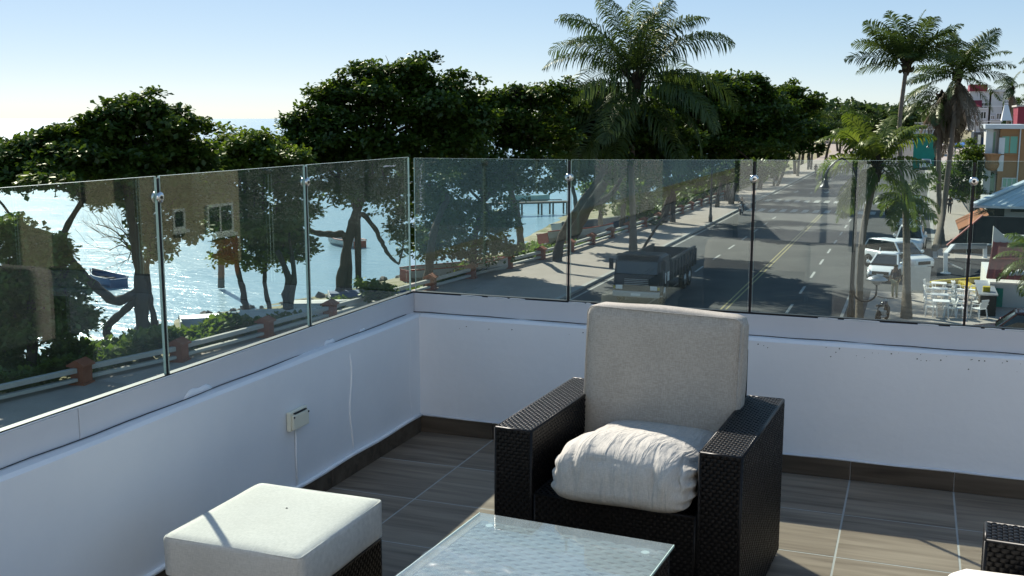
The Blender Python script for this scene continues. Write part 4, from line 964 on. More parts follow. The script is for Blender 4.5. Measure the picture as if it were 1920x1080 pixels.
def frond_set(L, m, seed, leaf, hang=.55, npair=52, wid=.052, bk=1.):
    s = {}
    for e, b in ((85, .9), (70, 1.2), (55, 1.4), (40, 1.5), (22, 1.55), (5, 1.4), (-15, 1.1), (-40, .7)):
        for v in range(2): s[(e, v)] = frond_mesh(R(e), L * (1 if e < 60 else .92), seed + e + v * 7, m, npair, leaf, b * bk * (1 + .15 * v), hang, .04, wid=wid)
    return s
FS_MAIN = frond_set(6.4, 'frond', 100, 1.75, .85, 50, .074)
FS_MID = frond_set(3.5, 'frond', 200, 1.05, .65, 44, .072)
FS_UP = frond_set(3.9, 'frond', 250, 1.05, .40, 46, .075, .50)
FS_YOUNG = frond_set(2.9, 'frond_young', 300, .85, .65, 46, .062)
FDEAD = [frond_mesh(R(-50), 2.9, 401 + k, 'frond_dead', 36, .55, .8, 1.0, .25) for k in range(3)]
def palm(label, foot, path, rad, crown, fset, flist, n_extra, seed, coconuts=6, dead=0, s=1.0, mset=None, group='coconut palms', husk=.30):
    rr = random.Random(seed); foot = Vector(foot)
    t = thing('coconut_palm', label, 'palm tree', tuple(foot), 0, group)
    c = Vector(crown); pts = smooth_path([foot - Vector((0, 0, .3))] + [Vector(p) for p in path] + [c], 8); rads = lerp_list(rad, len(pts))
    # ringed trunk
    fine = []; fr = []
    for i in range(len(pts) - 1):
        for k in range(3):
            fine.append(pts[i].lerp(pts[i + 1], k / 3)); fr.append((rads[i] + (rads[i + 1] - rads[i]) * k / 3) * (1.05 if k == 0 else .985))
    fine.append(pts[-1]); fr.append(rads[-1])
    part('trunk', MB().tube(fine, fr, 12), 'palm_bark', t, smooth=True, world=True)
    mbh = MB()
    for k in range(14):
        a = k * 2.4; d = Vector((math.cos(a), math.sin(a), 1.1 + .1 * (k % 4))); q = c + Vector((0, 0, -.55 + .04 * k))
        mbh.bar(q, q + d * husk * s * 1.5, .16 * s, .05 * s)
    mbh.lathe([(rads[-1] * 1.1, -.7), (husk * .9 * s, -.35), (husk * s, 0), (husk * .75 * s, .3), (.05, .7)], tuple(c), 10)
    part('heart', mbh, 'husk', t, smooth=True, world=True)
    lst = list(flist)
    for k in range(n_extra):
        e = rr.choice((85, 70, 55, 40, 22, 5, -15, -40)); lst.append((e, k * 137.5 + rr.uniform(-20, 20)))
    for e, a in lst:
        f = link('frond', fset[(e, rr.randint(0, 1))], t, c - foot + Vector((0, 0, .12 * rr.random())), (rr.uniform(-.6, .6), 0, R(a)))
        q = s * rr.uniform(.88, 1.08); f.scale = (q, q, q)
    for k in range(coconuts):
        a = rr.uniform(0, 6.28); q = c - foot + Vector((math.cos(a) * .36 * s, math.sin(a) * .36 * s, -.35 + rr.uniform(-.2, .2)))
        o = link('coconut', NUT, t, q, (rr.random() * 3, rr.random() * 3, 0)); o.scale = (s, s, s)
    for k in range(dead):
        f = link('dry_frond', FDEAD[k % 3], t, c - foot + Vector((0, 0, -.3 - .25 * rr.random())), (0, R(rr.uniform(-8, 32)), rr.uniform(0, 6.28))); q = s * rr.uniform(.8, 1.5); f.scale = (q, q, q)
    return t
NUT = MB().lathe([(.01, -.15), (.08, -.125), (.125, -.04), (.125, .05), (.08, .13), (.01, .16)], (0, 0, 0), 8).mesh('coconut', 'coconut', True)
YD = 20.7   # the azimuth of camera right in degrees: picture-right = +X rotated by this
c0 = pD(1191, 160, 66); f0 = pZ(1187, 486, .12)
main_fl = [(70, YD + 160), (85, YD + 60), (70, YD + 20), (55, YD - 12), (40, YD + 178), (22, YD + 5), (22, YD - 25), (5, YD + 172), (5, YD + 195), (-15, YD + 185), (-15, YD + 215), (-15, YD + 262), (-15, YD + 320), (-40, YD + 250), (-40, YD + 300), (5, YD - 50), (-40, YD + 200), (40, YD + 40), (55, YD + 120), (70, YD + 250), (55, YD + 215), (22, YD + 230), (5, YD + 140), (85, YD + 200), (40, YD + 100), (85, YD + 130), (85, YD + 300), (70, YD + 185), (70, YD - 10), (85, YD + 10), (70, YD + 90), (55, YD + 165), (55, YD + 10), (70, YD + 300), (5, YD + 310), (-40, YD + 225)]
palm('large coconut palm towering over the middle of the view beside the promenade kerb', f0, [pD(1187, 420, 67.5), pD(1184, 330, 67), pD(1187, 250, 66.3)], [.34, .22, .19, .18, .17], c0, FS_MAIN, main_fl, 0, 61, coconuts=12, husk=.55, s=1.1)
c1 = pD(1700, 122, 71); f1 = pZ(1702, 476, .05)
palm('tall slim coconut palm with a spiky upright head right of the street', f1, [pD(1700, 420, 71.5), pD(1690, 320, 71), pD(1687, 230, 71)], [.24, .17, .15, .14, .13], c1, FS_UP, [(85, 0), (85, 140), (85, 250), (70, YD + 30), (70, YD + 150), (70, YD + 270), (55, YD), (55, YD + 180), (55, YD + 90), (40, YD + 5), (40, YD + 175), (40, YD + 230), (40, YD + 310), (22, YD + 170), (22, YD + 12), (55, YD + 215), (55, YD + 330), (70, YD + 200), (22, YD + 250), (22, YD + 300), (5, YD + 185), (40, YD + 120), (40, YD + 60)], 2, 62, coconuts=7, s=1.06)
c2 = pD(1797, 140, 80); f2 = pZ(1752, 470, .05)
palm('coconut palm with a shaggy skirt of dry brown fronds behind the parked cars', f2, [pD(1768, 400, 80), pD(1780, 300, 80), pD(1790, 210, 80)], [.28, .21, .18, .17, .16], c2, FS_UP, [(85, 40), (70, YD + 100), (70, YD + 10), (70, YD + 200), (55, YD + 40), (55, YD + 150), (40, YD), (40, YD + 190), (22, YD + 180), (22, YD - 8), (5, YD + 190), (5, YD - 12), (5, YD + 210), (-15, YD + 5), (-15, YD + 170), (40, YD + 250), (22, YD + 300), (5, YD + 260), (-15, YD + 230), (55, YD + 290)], 2, 63, coconuts=4, dead=44, s=1.12)
c2b = pD(1765, 185, 82); f2b = pZ(1768, 466, .05)
palm('second trunk beside the shaggy palm, its head of dry grey fronds hanging', f2b, [pD(1762, 400, 82), pD(1760, 300, 82)], [.28, .2, .18, .16], c2b, FS_MID, [(-15, YD + 180), (-15, YD + 230), (5, YD + 195), (-40, YD + 170), (22, YD + 160), (-40, YD + 290), (40, YD + 110)], 2, 64, coconuts=0, dead=36, s=1.0)
c3 = pD(1645, 312, 47.5); f3 = pZ(1612, 604, .1)
palm('young green palm with arching fronds beside the tall black lamp post', f3, [pD(1612, 540, 47.8), pD(1618, 440, 47.7), pD(1634, 360, 47.5)], [.20, .15, .14, .14, .12], c3, FS_YOUNG, [(85, YD + 40), (70, YD + 20), (70, YD + 120), (70, YD + 330), (55, YD + 170), (55, YD + 350), (22, YD + 175), (22, YD + 3), (5, YD + 188), (5, YD + 340), (-15, YD + 200), (-40, YD + 180), (-40, YD + 215), (-40, YD + 330), (-40, YD + 250), (-15, YD + 310), (40, YD + 60), (85, YD + 200), (70, YD + 230), (55, YD + 60), (55, YD + 250)], 0, 65, coconuts=0, s=1.05, husk=.2)
c4 = pD(1698, 372, 49.5); f4 = pZ(1700, 598, .1)
palm('short palm with a pale smooth trunk and drooping yellow-green fronds by the white chairs', f4, [pD(1700, 540, 49), pD(1700, 470, 49.2), pD(1699, 420, 49.4)], [.30, .18, .16, .155, .13], c4, FS_YOUNG, [(70, YD + 20), (70, YD + 160), (55, YD + 10), (40, YD + 180), (22, YD + 185), (5, YD + 5), (-15, YD + 182), (-15, YD + 350), (-40, YD + 200), (-40, YD + 330), (-40, YD + 270), (-15, YD + 230), (-15, YD + 300), (5, YD + 100)], 0, 66, coconuts=0, s=.66, husk=.18)
c5 = pD(1955, 500, 40); f5 = np.array([c5[0], c5[1], .1])
palm('low palm reaching in from the right edge in front of the white shop wall', f5, [np.array([c5[0] - .1, c5[1], 1.6])], [.2, .15, .12], c5, FS_YOUNG, [(40, YD + 175), (55, YD + 200), (22, YD + 195), (5, YD + 183), (70, YD + 170), (85, YD), (40, YD + 250), (55, YD + 100), (-15, YD + 200), (22, YD + 20), (40, YD + 310), (5, YD + 290)], 0, 67, coconuts=0, s=.72, husk=.18)
c6 = pD(1958, 128, 95); f6 = np.array([c6[0], c6[1], .1])
palm('tall palm at the right edge of which only frond tips show', f6, [np.array([c6[0], c6[1] + .3, 6.5])], [.24, .17, .15], c6, FS_MID, [(40, YD + 178), (22, YD + 182), (55, YD + 170), (5, YD + 185), (70, YD + 150), (22, YD + 240), (40, YD + 300), (55, YD + 20), (22, YD + 10), (-15, YD + 190)], 2, 68, coconuts=0, s=.7)
c7 = pD(1898, 168, 150); f7 = np.array([c7[0], c7[1], .1])
palm('grey palm with ragged dry fronds standing over the red and white house', f7, [np.array([c7[0] - .3, c7[1], 7.])], [.26, .2, .17], c7, FS_MID, [(70, YD + 90), (55, YD + 180), (40, YD + 5), (22, YD + 190), (5, YD + 200), (-15, YD + 190), (-15, YD + 230)], 3, 69, coconuts=0, dead=16, s=.95)
# palms farther off along the promenade
for x, y, h, s, sd, wd in [(-17.6, 196, 9.2, 1.0, 70, 'with a pale green head in front of the far almond trees'), (-17.4, 172, 7.2, .9, 71, 'half hidden behind the young palm by the lamp'), (12.5, 230, 9.6, 1.0, 72, 'right of the tall slim trunk, far down the street')]:
    palm('small distant palm ' + wd, (x, y, .1), [(x + .2, y, h * .5)], [.24, .18, .15], (x + .5, y, h), FS_YOUNG if sd < 72 else FS_MID, [], 18, sd, coconuts=0, s=s * 1.1, group='palms far along the street')
# a sprig of palm sticking up behind the beach trees, left
cS = pD(404, 292, 62); fS = np.array([cS[0], cS[1], -.6])
palm('palm whose fan of fronds just tops the beach trees on the left', fS, [np.array([cS[0] + .2, cS[1], 3.5])], [.2, .16, .14], cS, FS_MID, [(85, YD), (70, YD + 10), (22, YD + 180), (40, YD + 175), (22, YD + 200), (55, YD + 90), (5, YD + 10), (40, YD + 330)], 0, 73, coconuts=0, s=.6)
# flowering shrub by the ochre house
V, Fa = leaf_cloud(lobes_px(96, [(1808, 300, 24, 20), (1822, 282, 20, 14), (1800, 330, 34, 24), (1830, 322, 22, 26), (1795, 355, 30, 18), (1825, 362, 26, 16)]), 9000, .30, 81)
fs_ = pZ(1812, 372, .1); fs_ = np.array([fs_[0], fs_[1], .1])
bs = thing('shrub', 'big leafy shrub growing against the ochre house', 'shrub', tuple(fs_)); link('foliage', fast_mesh('foliage', V - fs_, Fa, 'leaf2'), bs)
mbx = MB(); rr = random.Random(5); pc = pD(1810, 345, 96)
for k in range(6): mbx.tube(smooth_path([(fs_[0] + .2 * k - .5, fs_[1], 0), tuple(pc + np.array([.4 * k - 1, 0, -1])), tuple(pD(1806 + 6 * k, 325 - 6 * (k % 3), 96))], 3), lerp_list([.07, .03], 7), 5, cap=False)
part('stem', mbx, 'bark', bs, smooth=True, world=True)
# spiky plant on the promenade bed, small stump plants on the beach
V, Fa = leaf_cloud(lobes_px(50, [(690, 540, 16, 12), (722, 545, 14, 8), (705, 556, 20, 8)]), 900, .34, 83); fq = pZ(705, 566, -.1)
q = thing('shrub', 'small scrubby plant beside the upturned boats on the beach', 'shrub', tuple(fq)); link('foliage', fast_mesh('foliage', V - fq, Fa, 'leaf2'), q)

wl_ = []
wg = random.Random(77)
for k in range(46):
    px_ = 1470 + 6.2 * k + wg.uniform(-5, 5); D_ = wg.uniform(380, 620); top = 196 + wg.uniform(-7, 10) + (8 if px_ > 1600 else 0)
    c_ = pD(px_, top + 14, D_); r_ = 16 * D_ / F; wl_.append((c_, (r_ * wg.uniform(1.1, 1.9), r_ * 2, r_ * wg.uniform(.8, 1.1)))); c2_ = c_ - np.array([0, 0, r_ * 1.3]); wl_.append((c2_, (r_ * 1.9, r_ * 2, r_)))
V, Fa = leaf_cloud(wl_, 26000, 2.6, 78, clump=2., per=6); o = link('woods', fast_mesh('woods', V, Fa, 'leaf_far')); o['kind'] = 'stuff'
# bare twigs under the big left tree
bt_ = thing('bare_bush', 'leafless twiggy branches against the water under the big left tree', 'bush', tuple(pD(262, 640, 43)))
rr = random.Random(29); mbx = MB(); root = Vector(pD(257, 482, 43)); b0 = Vector(bt_.location); mbx.tube(smooth_path([b0, (b0 + root) / 2 + Vector((.1, 0, 0)), root], 3), lerp_list([.07, .05], 7), 6)
for (tx, ty) in ((215, 425), (190, 445), (205, 470), (232, 440), (240, 490), (180, 420)):
    e = Vector(pD(tx, ty, 43)); m_ = (root + e) / 2 + Vector((0, 0, .35)); sp = smooth_path([root, m_, e], 4); mbx.tube(sp, lerp_list([.036, .014], len(sp)), 5, cap=False)
    for q in (3, 5, 7): twigs(mbx, sp[q], (e - root).normalized() + Vector((rr.uniform(-.8, .8), 0, rr.uniform(-.6, .6))), 1.1, .013, 2, rr, 4, .8, .0)
part('branches', mbx, 'bark', bt_, smooth=True, world=True)

# ================================================================== STREET FURNITURE
def bell(mbx, c, s=1., inv=1):
    mbx.lathe([(.03 * s, inv * .30 * s), (.06 * s, inv * .26 * s), (.10 * s, inv * .16 * s), (.13 * s, inv * .06 * s), (.21 * s, inv * -.02 * s), (.27 * s, inv * -.09 * s), (.265 * s, inv * -.11 * s), (.05 * s, inv * -.05 * s)], tuple(c), 16)
def street_lamp(label, base, H, arm_dir, reach, lower=None, s=1.):
    b = Vector(base); t = thing('street_lamp', label, 'street lamp', tuple(b), 0, 'black gooseneck lamps along the street')
    part('pole', MB().lathe([(.17, 0), (.17, .5), (.12, .62), (.10, 1.2), (.085, H * .55), (.07, H - .1), (.06, H)], (0, 0, 0), 12), 'lampmetal', t, smooth=True)
    d = Vector(arm_dir).normalized(); mbx = MB(); pts = []
    for k in range(13):
        a = math.pi * k / 12; pts.append(Vector((0, 0, H - .75)) + d * (reach / 2) * (1 - math.cos(a)) + Vector((0, 0, math.sin(a) * reach * .42)) + Vector((0, 0, .55 * min(1, k / 6) - (.0 if k < 7 else .06 * (k - 6)))))
    mbx.tube(pts, .045, 8); part('arm', mbx, 'lampmetal', t, smooth=True)
    mbx = MB(); e = pts[-1]; bell(mbx, e + Vector((0, 0, -.26)), 1.); l = part('lamp_shade', mbx, 'lampmetal', t, smooth=True)
    part('diffuser', MB().lathe([(.06, -.16), (.19, -.12), (.2, -.06)], tuple(e + Vector((0, 0, -.26))), 12), 'lampglass', l, smooth=True)
    if lower:
        z0, d2, r2 = lower; d2 = Vector(d2).normalized(); pts = [Vector((0, 0, z0))]
        for k in range(11):
            a = math.pi * k / 10; pts.append(Vector((0, 0, z0 - .9)) + d2 * (.10 + r2 / 2 * (1 - math.cos(a))) - Vector((0, 0, math.sin(a) * r2 * .42)))
        pts.append(pts[-1] + Vector((0, 0, .35)))
        part('lower_arm', MB().tube(pts, .042, 8), 'lampmetal', t, smooth=True)
        mbx = MB(); e = pts[-1]; mbx.lathe([(.05, .0), (.16, .04), (.20, .14), (.46, .22), (.47, .25), (.30, .36), (.12, .42), (.02, .43)], tuple(e), 16)
        l2 = part('lamp_shade', mbx, 'metalgrey', t, smooth=True)
    return t
lb = pZ(1594, 602, .1); lt = pD(1597, 310, 47.9)
street_lamp('near tall black lamp post with a bell lamp and a second low curved arm', lb, lt[2] - .1, (-1, -.25, 0), 1.35, lower=(2.2, (1, .2, 0), .95))
for (px_, py_, lab) in ((1332, 416, 'black lamp post on the promenade level with the dark tree crowns'), (1451, 349, 'black lamp post on the promenade beside the leaning young tree'), (1515, 318, 'farthest black lamp post on the promenade')):
    p = pZ(px_, py_, .13); street_lamp(lab, p, 5.6 if px_ < 1500 else 6., (1, 0, 0), 1.2)
p = pZ(1762, 330, .06); street_lamp('far lamp post with a bell lamp hanging by the green kiosk', p, 9 + (222 - 262) / 2000 * (Vector(p) - Vector(CAM)).length, (-1, .1, 0), 2.0)

# bollard sign board, black railing on the apron, white barrier posts
bt = thing('barrier', 'white bent steel barrier posts with a rail round the dark parking apron', 'barrier', (2.0, 67.3, .02))
def wpx(x, y, D): return tuple(pD(x, y, D))
for (bx, by, tx, ty, ex, ey, D) in ((1773, 510, 1773, 475, 1787, 459, 62.5), (1847, 482, 1847, 459, 1857, 458, 69.)):
    b = Vector(pD(bx, by, D)); b.z = .02; tp = Vector(pD(tx, ty, D)); e = Vector(pD(ex, ey, D + 1.5))
    part('post', MB().bar(b, tp, .24, .24).bar(tp, e, .24, .10), 'wplastic', bt, world=True, bev=.02)
    part('foot_plate', MB().lathe([(.30, 0), (.30, .05), (.15, .10)], tuple(b), 10), 'wplastic', bt, world=True)
part('rail', MB().bar(pD(1788, 462, 64.2), pD(1847, 461, 68.8), .22, .34), 'metalgrey', bt, world=True)
part('rail', MB().bar(pD(1776, 492, 62.7), pD(1805, 505, 60.5), .06, .06), 'metalgrey', bt, world=True)
yk = thing('yellow_kerb', 'yellow painted kerb curving round the paved sitting area', 'kerb', (2.5, 62.5, .1))
kp = smooth_path([pZ(1728, 538, .13), pZ(1755, 531, .13), pZ(1800, 527, .13), pZ(1860, 523, .13)], 6)
kp2 = smooth_path([pZ(1804, 531, .13), pZ(1825, 542, .13), pZ(1855, 560, .13)], 5)
for P_ in (kp, kp2):
    for a, b in zip(P_[:-1], P_[1:]):
        dd = (b - a).normalized() * .012; part('kerb_stone', MB().bar(a + dd, b - dd, .22 if P_ is kp else .42, .30), 'yellow_kerb', yk, world=True, bev=.03)

# ================================================================== VEHICLES
def ring(x, hw, zb, zt, r=.12, tw=None):
    """rounded section at station x: half width, bottom, top, top half width"""
    tw = hw if tw is None else tw; zm = zb + (zt - zb) * .55
    return [(x, -hw * .86, zb), (x, hw * .86, zb), (x, hw * .97, zb + .10), (x, hw, zm), (x, (hw + tw) / 2 * .995, zt - r), (x, tw * .93, zt - .02), (x, tw * .6, zt), (x, -tw * .6, zt), (x, -tw * .93, zt - .02), (x, -(hw + tw) / 2 * .995, zt - r), (x, -hw, zm), (x, -hw * .97, zb + .10)]
def car(name, label, cat, loc, heading, paint, style='suv', L=4.5, W=1.84, H=1.68, group='vehicles parked beside the street', sc=1.):
    t = thing(name, label, cat, (loc[0], loc[1], loc[2] if len(loc) > 2 else .02), heading, group); hw = W / 2; hL = L / 2
    bz = .24 if style != 'sedan' else .19; belt = H * (.60 if style != 'sedan' else .62); hood = belt - .06
    if style == 'sedan': st = [(-hL, .62, bz + .16, belt - .12), (-hL + .12, .80, bz, belt - .02), (-hL + .7, hw - .02, bz, belt + .02), (-.4, hw, bz, belt), (.75, hw, bz, belt - .02), (1.3, hw - .02, bz, hood - .04), (hL - .35, hw - .08, bz, hood - .16), (hL - .08, .74, bz, hood - .26), (hL, .6, bz + .14, hood - .34)]; cab = (-hL + .55, -hL + 1.25, .35, 1.15)
    elif style == 'pickup': st = [(-hL, hw - .10, bz + .2, belt + .05), (-hL + .05, hw - .02, bz + .08, belt + .08), (-.35, hw, bz, belt + .08), (.8, hw, bz, belt + .02), (1.45, hw - .02, bz, hood), (hL - .25, hw - .08, bz, hood - .08), (hL, hw - .2, bz + .12, hood - .2)]; cab = (-.65, -.45, .75, 1.35)
    else: st = [(-hL, hw - .16, bz + .2, belt - .04), (-hL + .1, hw - .05, bz + .05, belt + .04), (-hL + .8, hw, bz, belt + .03), (.2, hw, bz, belt), (.95, hw, bz, belt - .02), (1.45, hw - .02, bz, hood), (hL - .28, hw - .07, bz, hood - .09), (hL - .05, hw - .16, bz + .05, hood - .16), (hL, hw - .26, bz + .14, hood - .28)]; cab = (-hL + .12, -hL + .55, .45, 1.20)
    part('body', MB().loft([ring(a, b, c, d) for a, b, c, d in st]), paint, t, smooth=True, bev=.0)
    x0, x1, x2, x3 = cab; gt = H - .045
    part('windows', MB().loft([ring(x0, hw - .10, belt - .08, belt + .02, .02, hw - .12), ring(x1, hw - .13, belt - .08, gt, .05, hw - .30), ring(x2, hw - .12, belt - .08, gt, .05, hw - .29), ring(x3, hw - .10, belt - .08, belt + .0, .02, hw - .14)]), 'carglass', t, smooth=False)
    rb = MB().loft([[(x, -w, z), (x, -w * .6, z + .03), (x, w * .6, z + .03), (x, w, z), (x, w * .9, z - .045), (x, -w * .9, z - .045)] for x, w, z in ((x1 - .16, hw - .31, gt - .03), (x1 + .1, hw - .27, gt + .005), ((x1 + x2) / 2, hw - .26, gt + .02), (x2 - .08, hw - .27, gt + .005), (x2 + .10, hw - .30, gt - .025))])
    part('roof', rb, paint, t, smooth=True)
    mbp = MB()
    for s in (-1, 1):
        mbp.bar((x2 + .04, s * (hw - .29), gt - .01), (x3 - .02, s * (hw - .115), belt), .085, .06); mbp.bar((x1 - .02, s * (hw - .29), gt - .01), (x0 + .03, s * (hw - .115), belt), .16 if style == 'suv' else .10, .06)
        xm = (x1 + x2) / 2 + .05; mbp.bar((xm, s * (hw - .265), gt - .02), (xm, s * (hw - .10), belt), .07, .05)
    part('pillar', mbp, paint, t)
    for wx in (-hL + .85, hL - .92):
        for s in (-1, 1):
            rr_ = .345 if style != 'sedan' else .315
            part('wheel_arch', MB().lathe([(rr_ + .075, s * (hw - .26)), (rr_ + .075, s * (hw + .012))], (wx, 0, rr_ + .01), 20, 'y'), 'dark_plastic', t)
            w = part('wheel', MB().lathe([(rr_ * .62, s * (hw - .2)), (rr_ * .97, s * (hw - .2)), (rr_, s * (hw - .14)), (rr_, s * (hw - .02)), (rr_ * .95, s * (hw + .022)), (rr_ * .66, s * (hw + .026))], (wx, 0, rr_), 22, 'y'), 'tyre', t, smooth=True)
            mr = MB(); mr.lathe([(.05, s * (hw + .030)), (.07, s * (hw + .026))], (wx, 0, rr_), 10, 'y'); mr.lathe([(rr_ * .60, s * (hw + .0265)), (rr_ * .67, s * (hw + .0275))], (wx, 0, rr_), 20, 'y') if False else None
            for k in range(5):
                a = 2 * math.pi * k / 5; mr.bar((wx, s * (hw + .028), rr_), (wx + math.cos(a) * rr_ * .64, s * (hw + .028), rr_ + math.sin(a) * rr_ * .64), .05, .014, up=(0, 1, 0))
            part('rim', mr, 'rim', w)
    for s in (-1, 1):
        part('headlight', MB().loft([[(hL - .34, s * (hw - .085), hood - .22), (hL - .34, s * (hw - .075), hood - .11), (hL - .04, s * (hw - .30), hood - .20), (hL - .012, s * (hw - .30), hood - .31)], [(hL - .32, s * (hw - .055), hood - .24), (hL - .32, s * (hw - .045), hood - .13), (hL + .006, s * (hw - .27), hood - .21), (hL + .015, s * (hw - .27), hood - .33)]]), 'headlamp', t)
        part('tail_light', MB().box(-hL - .012, s * (hw - .18) - .11, belt - .26, -hL + .06, s * (hw - .18) + .11, belt - .05), 'tail', t, bev=.02)
        part('mirror', MB().lathe([(.03, s * (hw - .06)), (.09, s * (hw + .03)), (.10, s * (hw + .12)), (.03, s * (hw + .17))], (x3 - .22, 0, belt + .08), 10, 'y'), paint, t, smooth=True)
    part('grille', MB().box(hL - .06, -.46, hood - .46, hL + .012, .46, hood - .26), 'dark_plastic', t, bev=.02)
    part('bumper', MB().box(hL - .14, -hw + .24, bz + .03, hL + .03, hw - .24, bz + .17), 'dark_plastic', t, bev=.03)
    part('bumper', MB().box(-hL - .03, -hw + .2, bz + .08, -hL + .14, hw - .2, bz + .24), 'dark_plastic', t, bev=.03)
    part('number_plate', MB().box(hL + .0305, -.19, bz + .16, hL + .036, .19, bz + .27), 'wplastic', t)
    if style == 'pickup':
        part('cargo_bed', MB().box(-hL + .1, -hw + .12, belt - .05, -.7, hw - .12, belt + .088), 'dark_plastic', t)
    if sc != 1: t.scale = (sc, sc, sc)
    return t
c_ = pZ(1682, 508, 0.); car('parked_suv', 'white sport utility car parked nose towards the terrace behind the pale palm trunk', 'car', (c_[0] - .05, c_[1] + 1.0), R(-48), 'white_paint', 'suv', 4.6, 1.88, 1.72)
c_ = pZ(1659, 527, 0.); car('parked_car', 'small white car in front of the white sport utility car', 'car', (c_[0] + .12, c_[1] + 1.3), R(-101), 'white_paint', 'sedan', 3.9, 1.70, 1.46)
c_ = pZ(1706, 478, 0.); car('parked_pickup', 'white pickup truck behind the white sport utility car', 'pickup truck', (c_[0], c_[1] + 2.2), R(-93), 'white_paint', 'pickup', 5.0, 1.85, 1.80)
c_ = pZ(1703, 433, 0.); car('parked_car', 'white car with dark rear window one space beyond the white pickup', 'car', (c_[0], c_[1] + 1.5), R(86), 'white_paint', 'suv', 4.3, 1.78, 1.62)
c_ = pZ(1711, 405, 0.); car('parked_suv', 'dark car with pale roof two spaces beyond the white pickup', 'car', (c_[0] + .2, c_[1] + 2.), R(88), 'silver_paint', 'suv', 4.5, 1.82, 1.7)
c_ = pZ(1690, 412, 0.); car('parked_car', 'dark blue car nearest the zebra crossing', 'car', (c_[0] - .6, c_[1] + 6), R(88), 'navy_paint', 'sedan', 4.3, 1.74, 1.46)
c_ = pZ(1747, 318, 0.); car('parked_van', 'white car on the street below the green kiosk', 'car', (c_[0] - 1.2, c_[1]), R(95), 'white_paint', 'suv', 4.6, 1.9, 1.9, sc=1.)
c_ = pZ(1676, 280, 0.); car('moving_car', 'pale car small in the distance on the street', 'car', (c_[0], c_[1] - 40), R(90), 'silver_paint', 'suv', 4.6, 1.9, 1.8)
for k, (px_, py_, pt, dsc) in enumerate(((1683, 262, 'white_paint', 'white far car in the line, leftmost'), (1697, 258, 'silver_paint', 'silver far car in the middle of the line'), (1711, 256, 'navy_paint', 'dark far car at the right end of the line'))):
    c_ = pZ(px_, py_, 0.); c_ = np.array([c_[0] * .75 - 2, c_[1] * .75]); car('far_car', dsc + ' parked beyond the green kiosk', 'car', (c_[0] + 3 + 2.0 * k, c_[1]), R(80), pt, 'suv', 4.6, 1.9, 1.8, group='cars parked far down the street')
m_ = pZ(1912, 591, 1.45); car('parked_car', 'maroon car at the lower right beside the white shop wall, only its roof showing', 'car', (m_[0] + .35, m_[1] - .2), R(176), 'maroon_paint', 'suv', 4.5, 1.84, 1.66)

# dark tipper truck coming towards the terrace
tk = thing('tipper_truck', 'dark tipper truck with ribbed load box driving towards the terrace', 'truck', (-12.45, 50.2, 0), R(-90))
TH = 2.42; hwT = 1.18
part('cab', MB().loft([ring(-1.9, hwT, .55, TH - .15, .12, hwT - .06), ring(-1.8, hwT, .55, TH, .12, hwT - .08), ring(-.35, hwT, .55, TH, .12, hwT - .08), ring(-.02, hwT - .02, .55, TH - .22, .14, hwT - .12), ring(.10, hwT - .03, .55, 1.55, .10, hwT - .06), ring(.16, hwT - .06, .55, 1.2, .10)]), 'truck', tk, smooth=False)
part('windscreen', MB().loft([[(.02, -1.0, TH - .28), (.02, 1.0, TH - .28), (.135, 1.02, 1.5), (.135, -1.02, 1.5)], [(.05, -1.0, TH - .33), (.05, 1.0, TH - .33), (.165, 1.02, 1.55), (.165, -1.02, 1.55)]]), 'carglass', tk)
for s in (-1, 1):
    part('side_window', MB().box(-1.2, s * (hwT - .035) - .012, 1.6, -.18, s * (hwT - .035) + .012, TH - .36), 'carglass', tk)
    part('mirror', MB().box(.02, s * (hwT + .12) - .10, 1.75, .10, s * (hwT + .12) + .10, 2.25).bar((0, s * (hwT - .1), 2.2), (.05, s * (hwT + .12), 2.2), .03), 'dark_plastic', tk)
    part('headlight', MB().box(.14, s * .86 - .17, .78, .20, s * .86 + .17, .98), 'headlamp', tk, bev=.02)
    part('door_sticker', MB().box(-1.02 if s > 0 else -1.02, s * (hwT + .012) - .004, .98, -.86, s * (hwT + .012) + .004, 1.52), 'wplastic', tk)
    part('door_sticker', MB().box(-1.78, s * (hwT + .012) - .004, 1.05, -1.36, s * (hwT + .012) + .004, 1.50), 'wplastic', tk)
part('bumper', MB().box(.05, -1.16, .42, .30, 1.16, .70), 'metalgrey', tk, bev=.04)
part('grille', MB().box(.165, -.62, .98, .19, .62, 1.36), 'dark_plastic', tk)
for k in range(4): part('grille_bar', MB().box(.192, -.60, 1.02 + .085 * k, .205, .60, 1.05 + .085 * k), 'metalgrey', tk)
part('number_plate', MB().box(.302, -.24, .50, .312, .24, .62), 'wplastic', tk)
for s in (-1, 1):
    part('indicator', MB().box(.14, s * 1.10 - .05, .80, .19, s * 1.10 + .05, .94), 'yellow_kerb', tk)
    part('wiper', MB().bar((.165, s * .1 + .3, 1.5), (.10, s * .1 + .75, 1.85), .02), 'dark_plastic', tk)
    part('door_handle', MB().box(-1.12, s * (hwT + .014) - .008, 1.38, -.98, s * (hwT + .014) + .008, 1.42), 'metalgrey', tk)
    part('step', MB().box(-.75, s * 1.0 - .16, .40, -.30, s * 1.0 + .16, .46), 'metalgrey', tk)
part('roof_visor', MB().box(-.3, -1.02, TH + .01, .22, 1.02, TH + .07), 'dark_plastic', tk, bev=.02)
part('chassis', MB().box(-8.2, -.5, .55, -1.9, .5, .85), 'dark_plastic', tk)
part('load_box', MB().box(-8.3, -1.2, 1.0, -2.15, 1.2, 1.06).box(-8.3, -1.2, 1.06, -2.15, -1.13, 1.95).box(-8.3, 1.13, 1.06, -2.15, 1.2, 1.95).box(-2.22, -1.12, 1.07, -2.15, 1.12, 2.1).box(-8.3, -1.12, 1.07, -8.23, 1.12, 1.93), 'truck', tk)
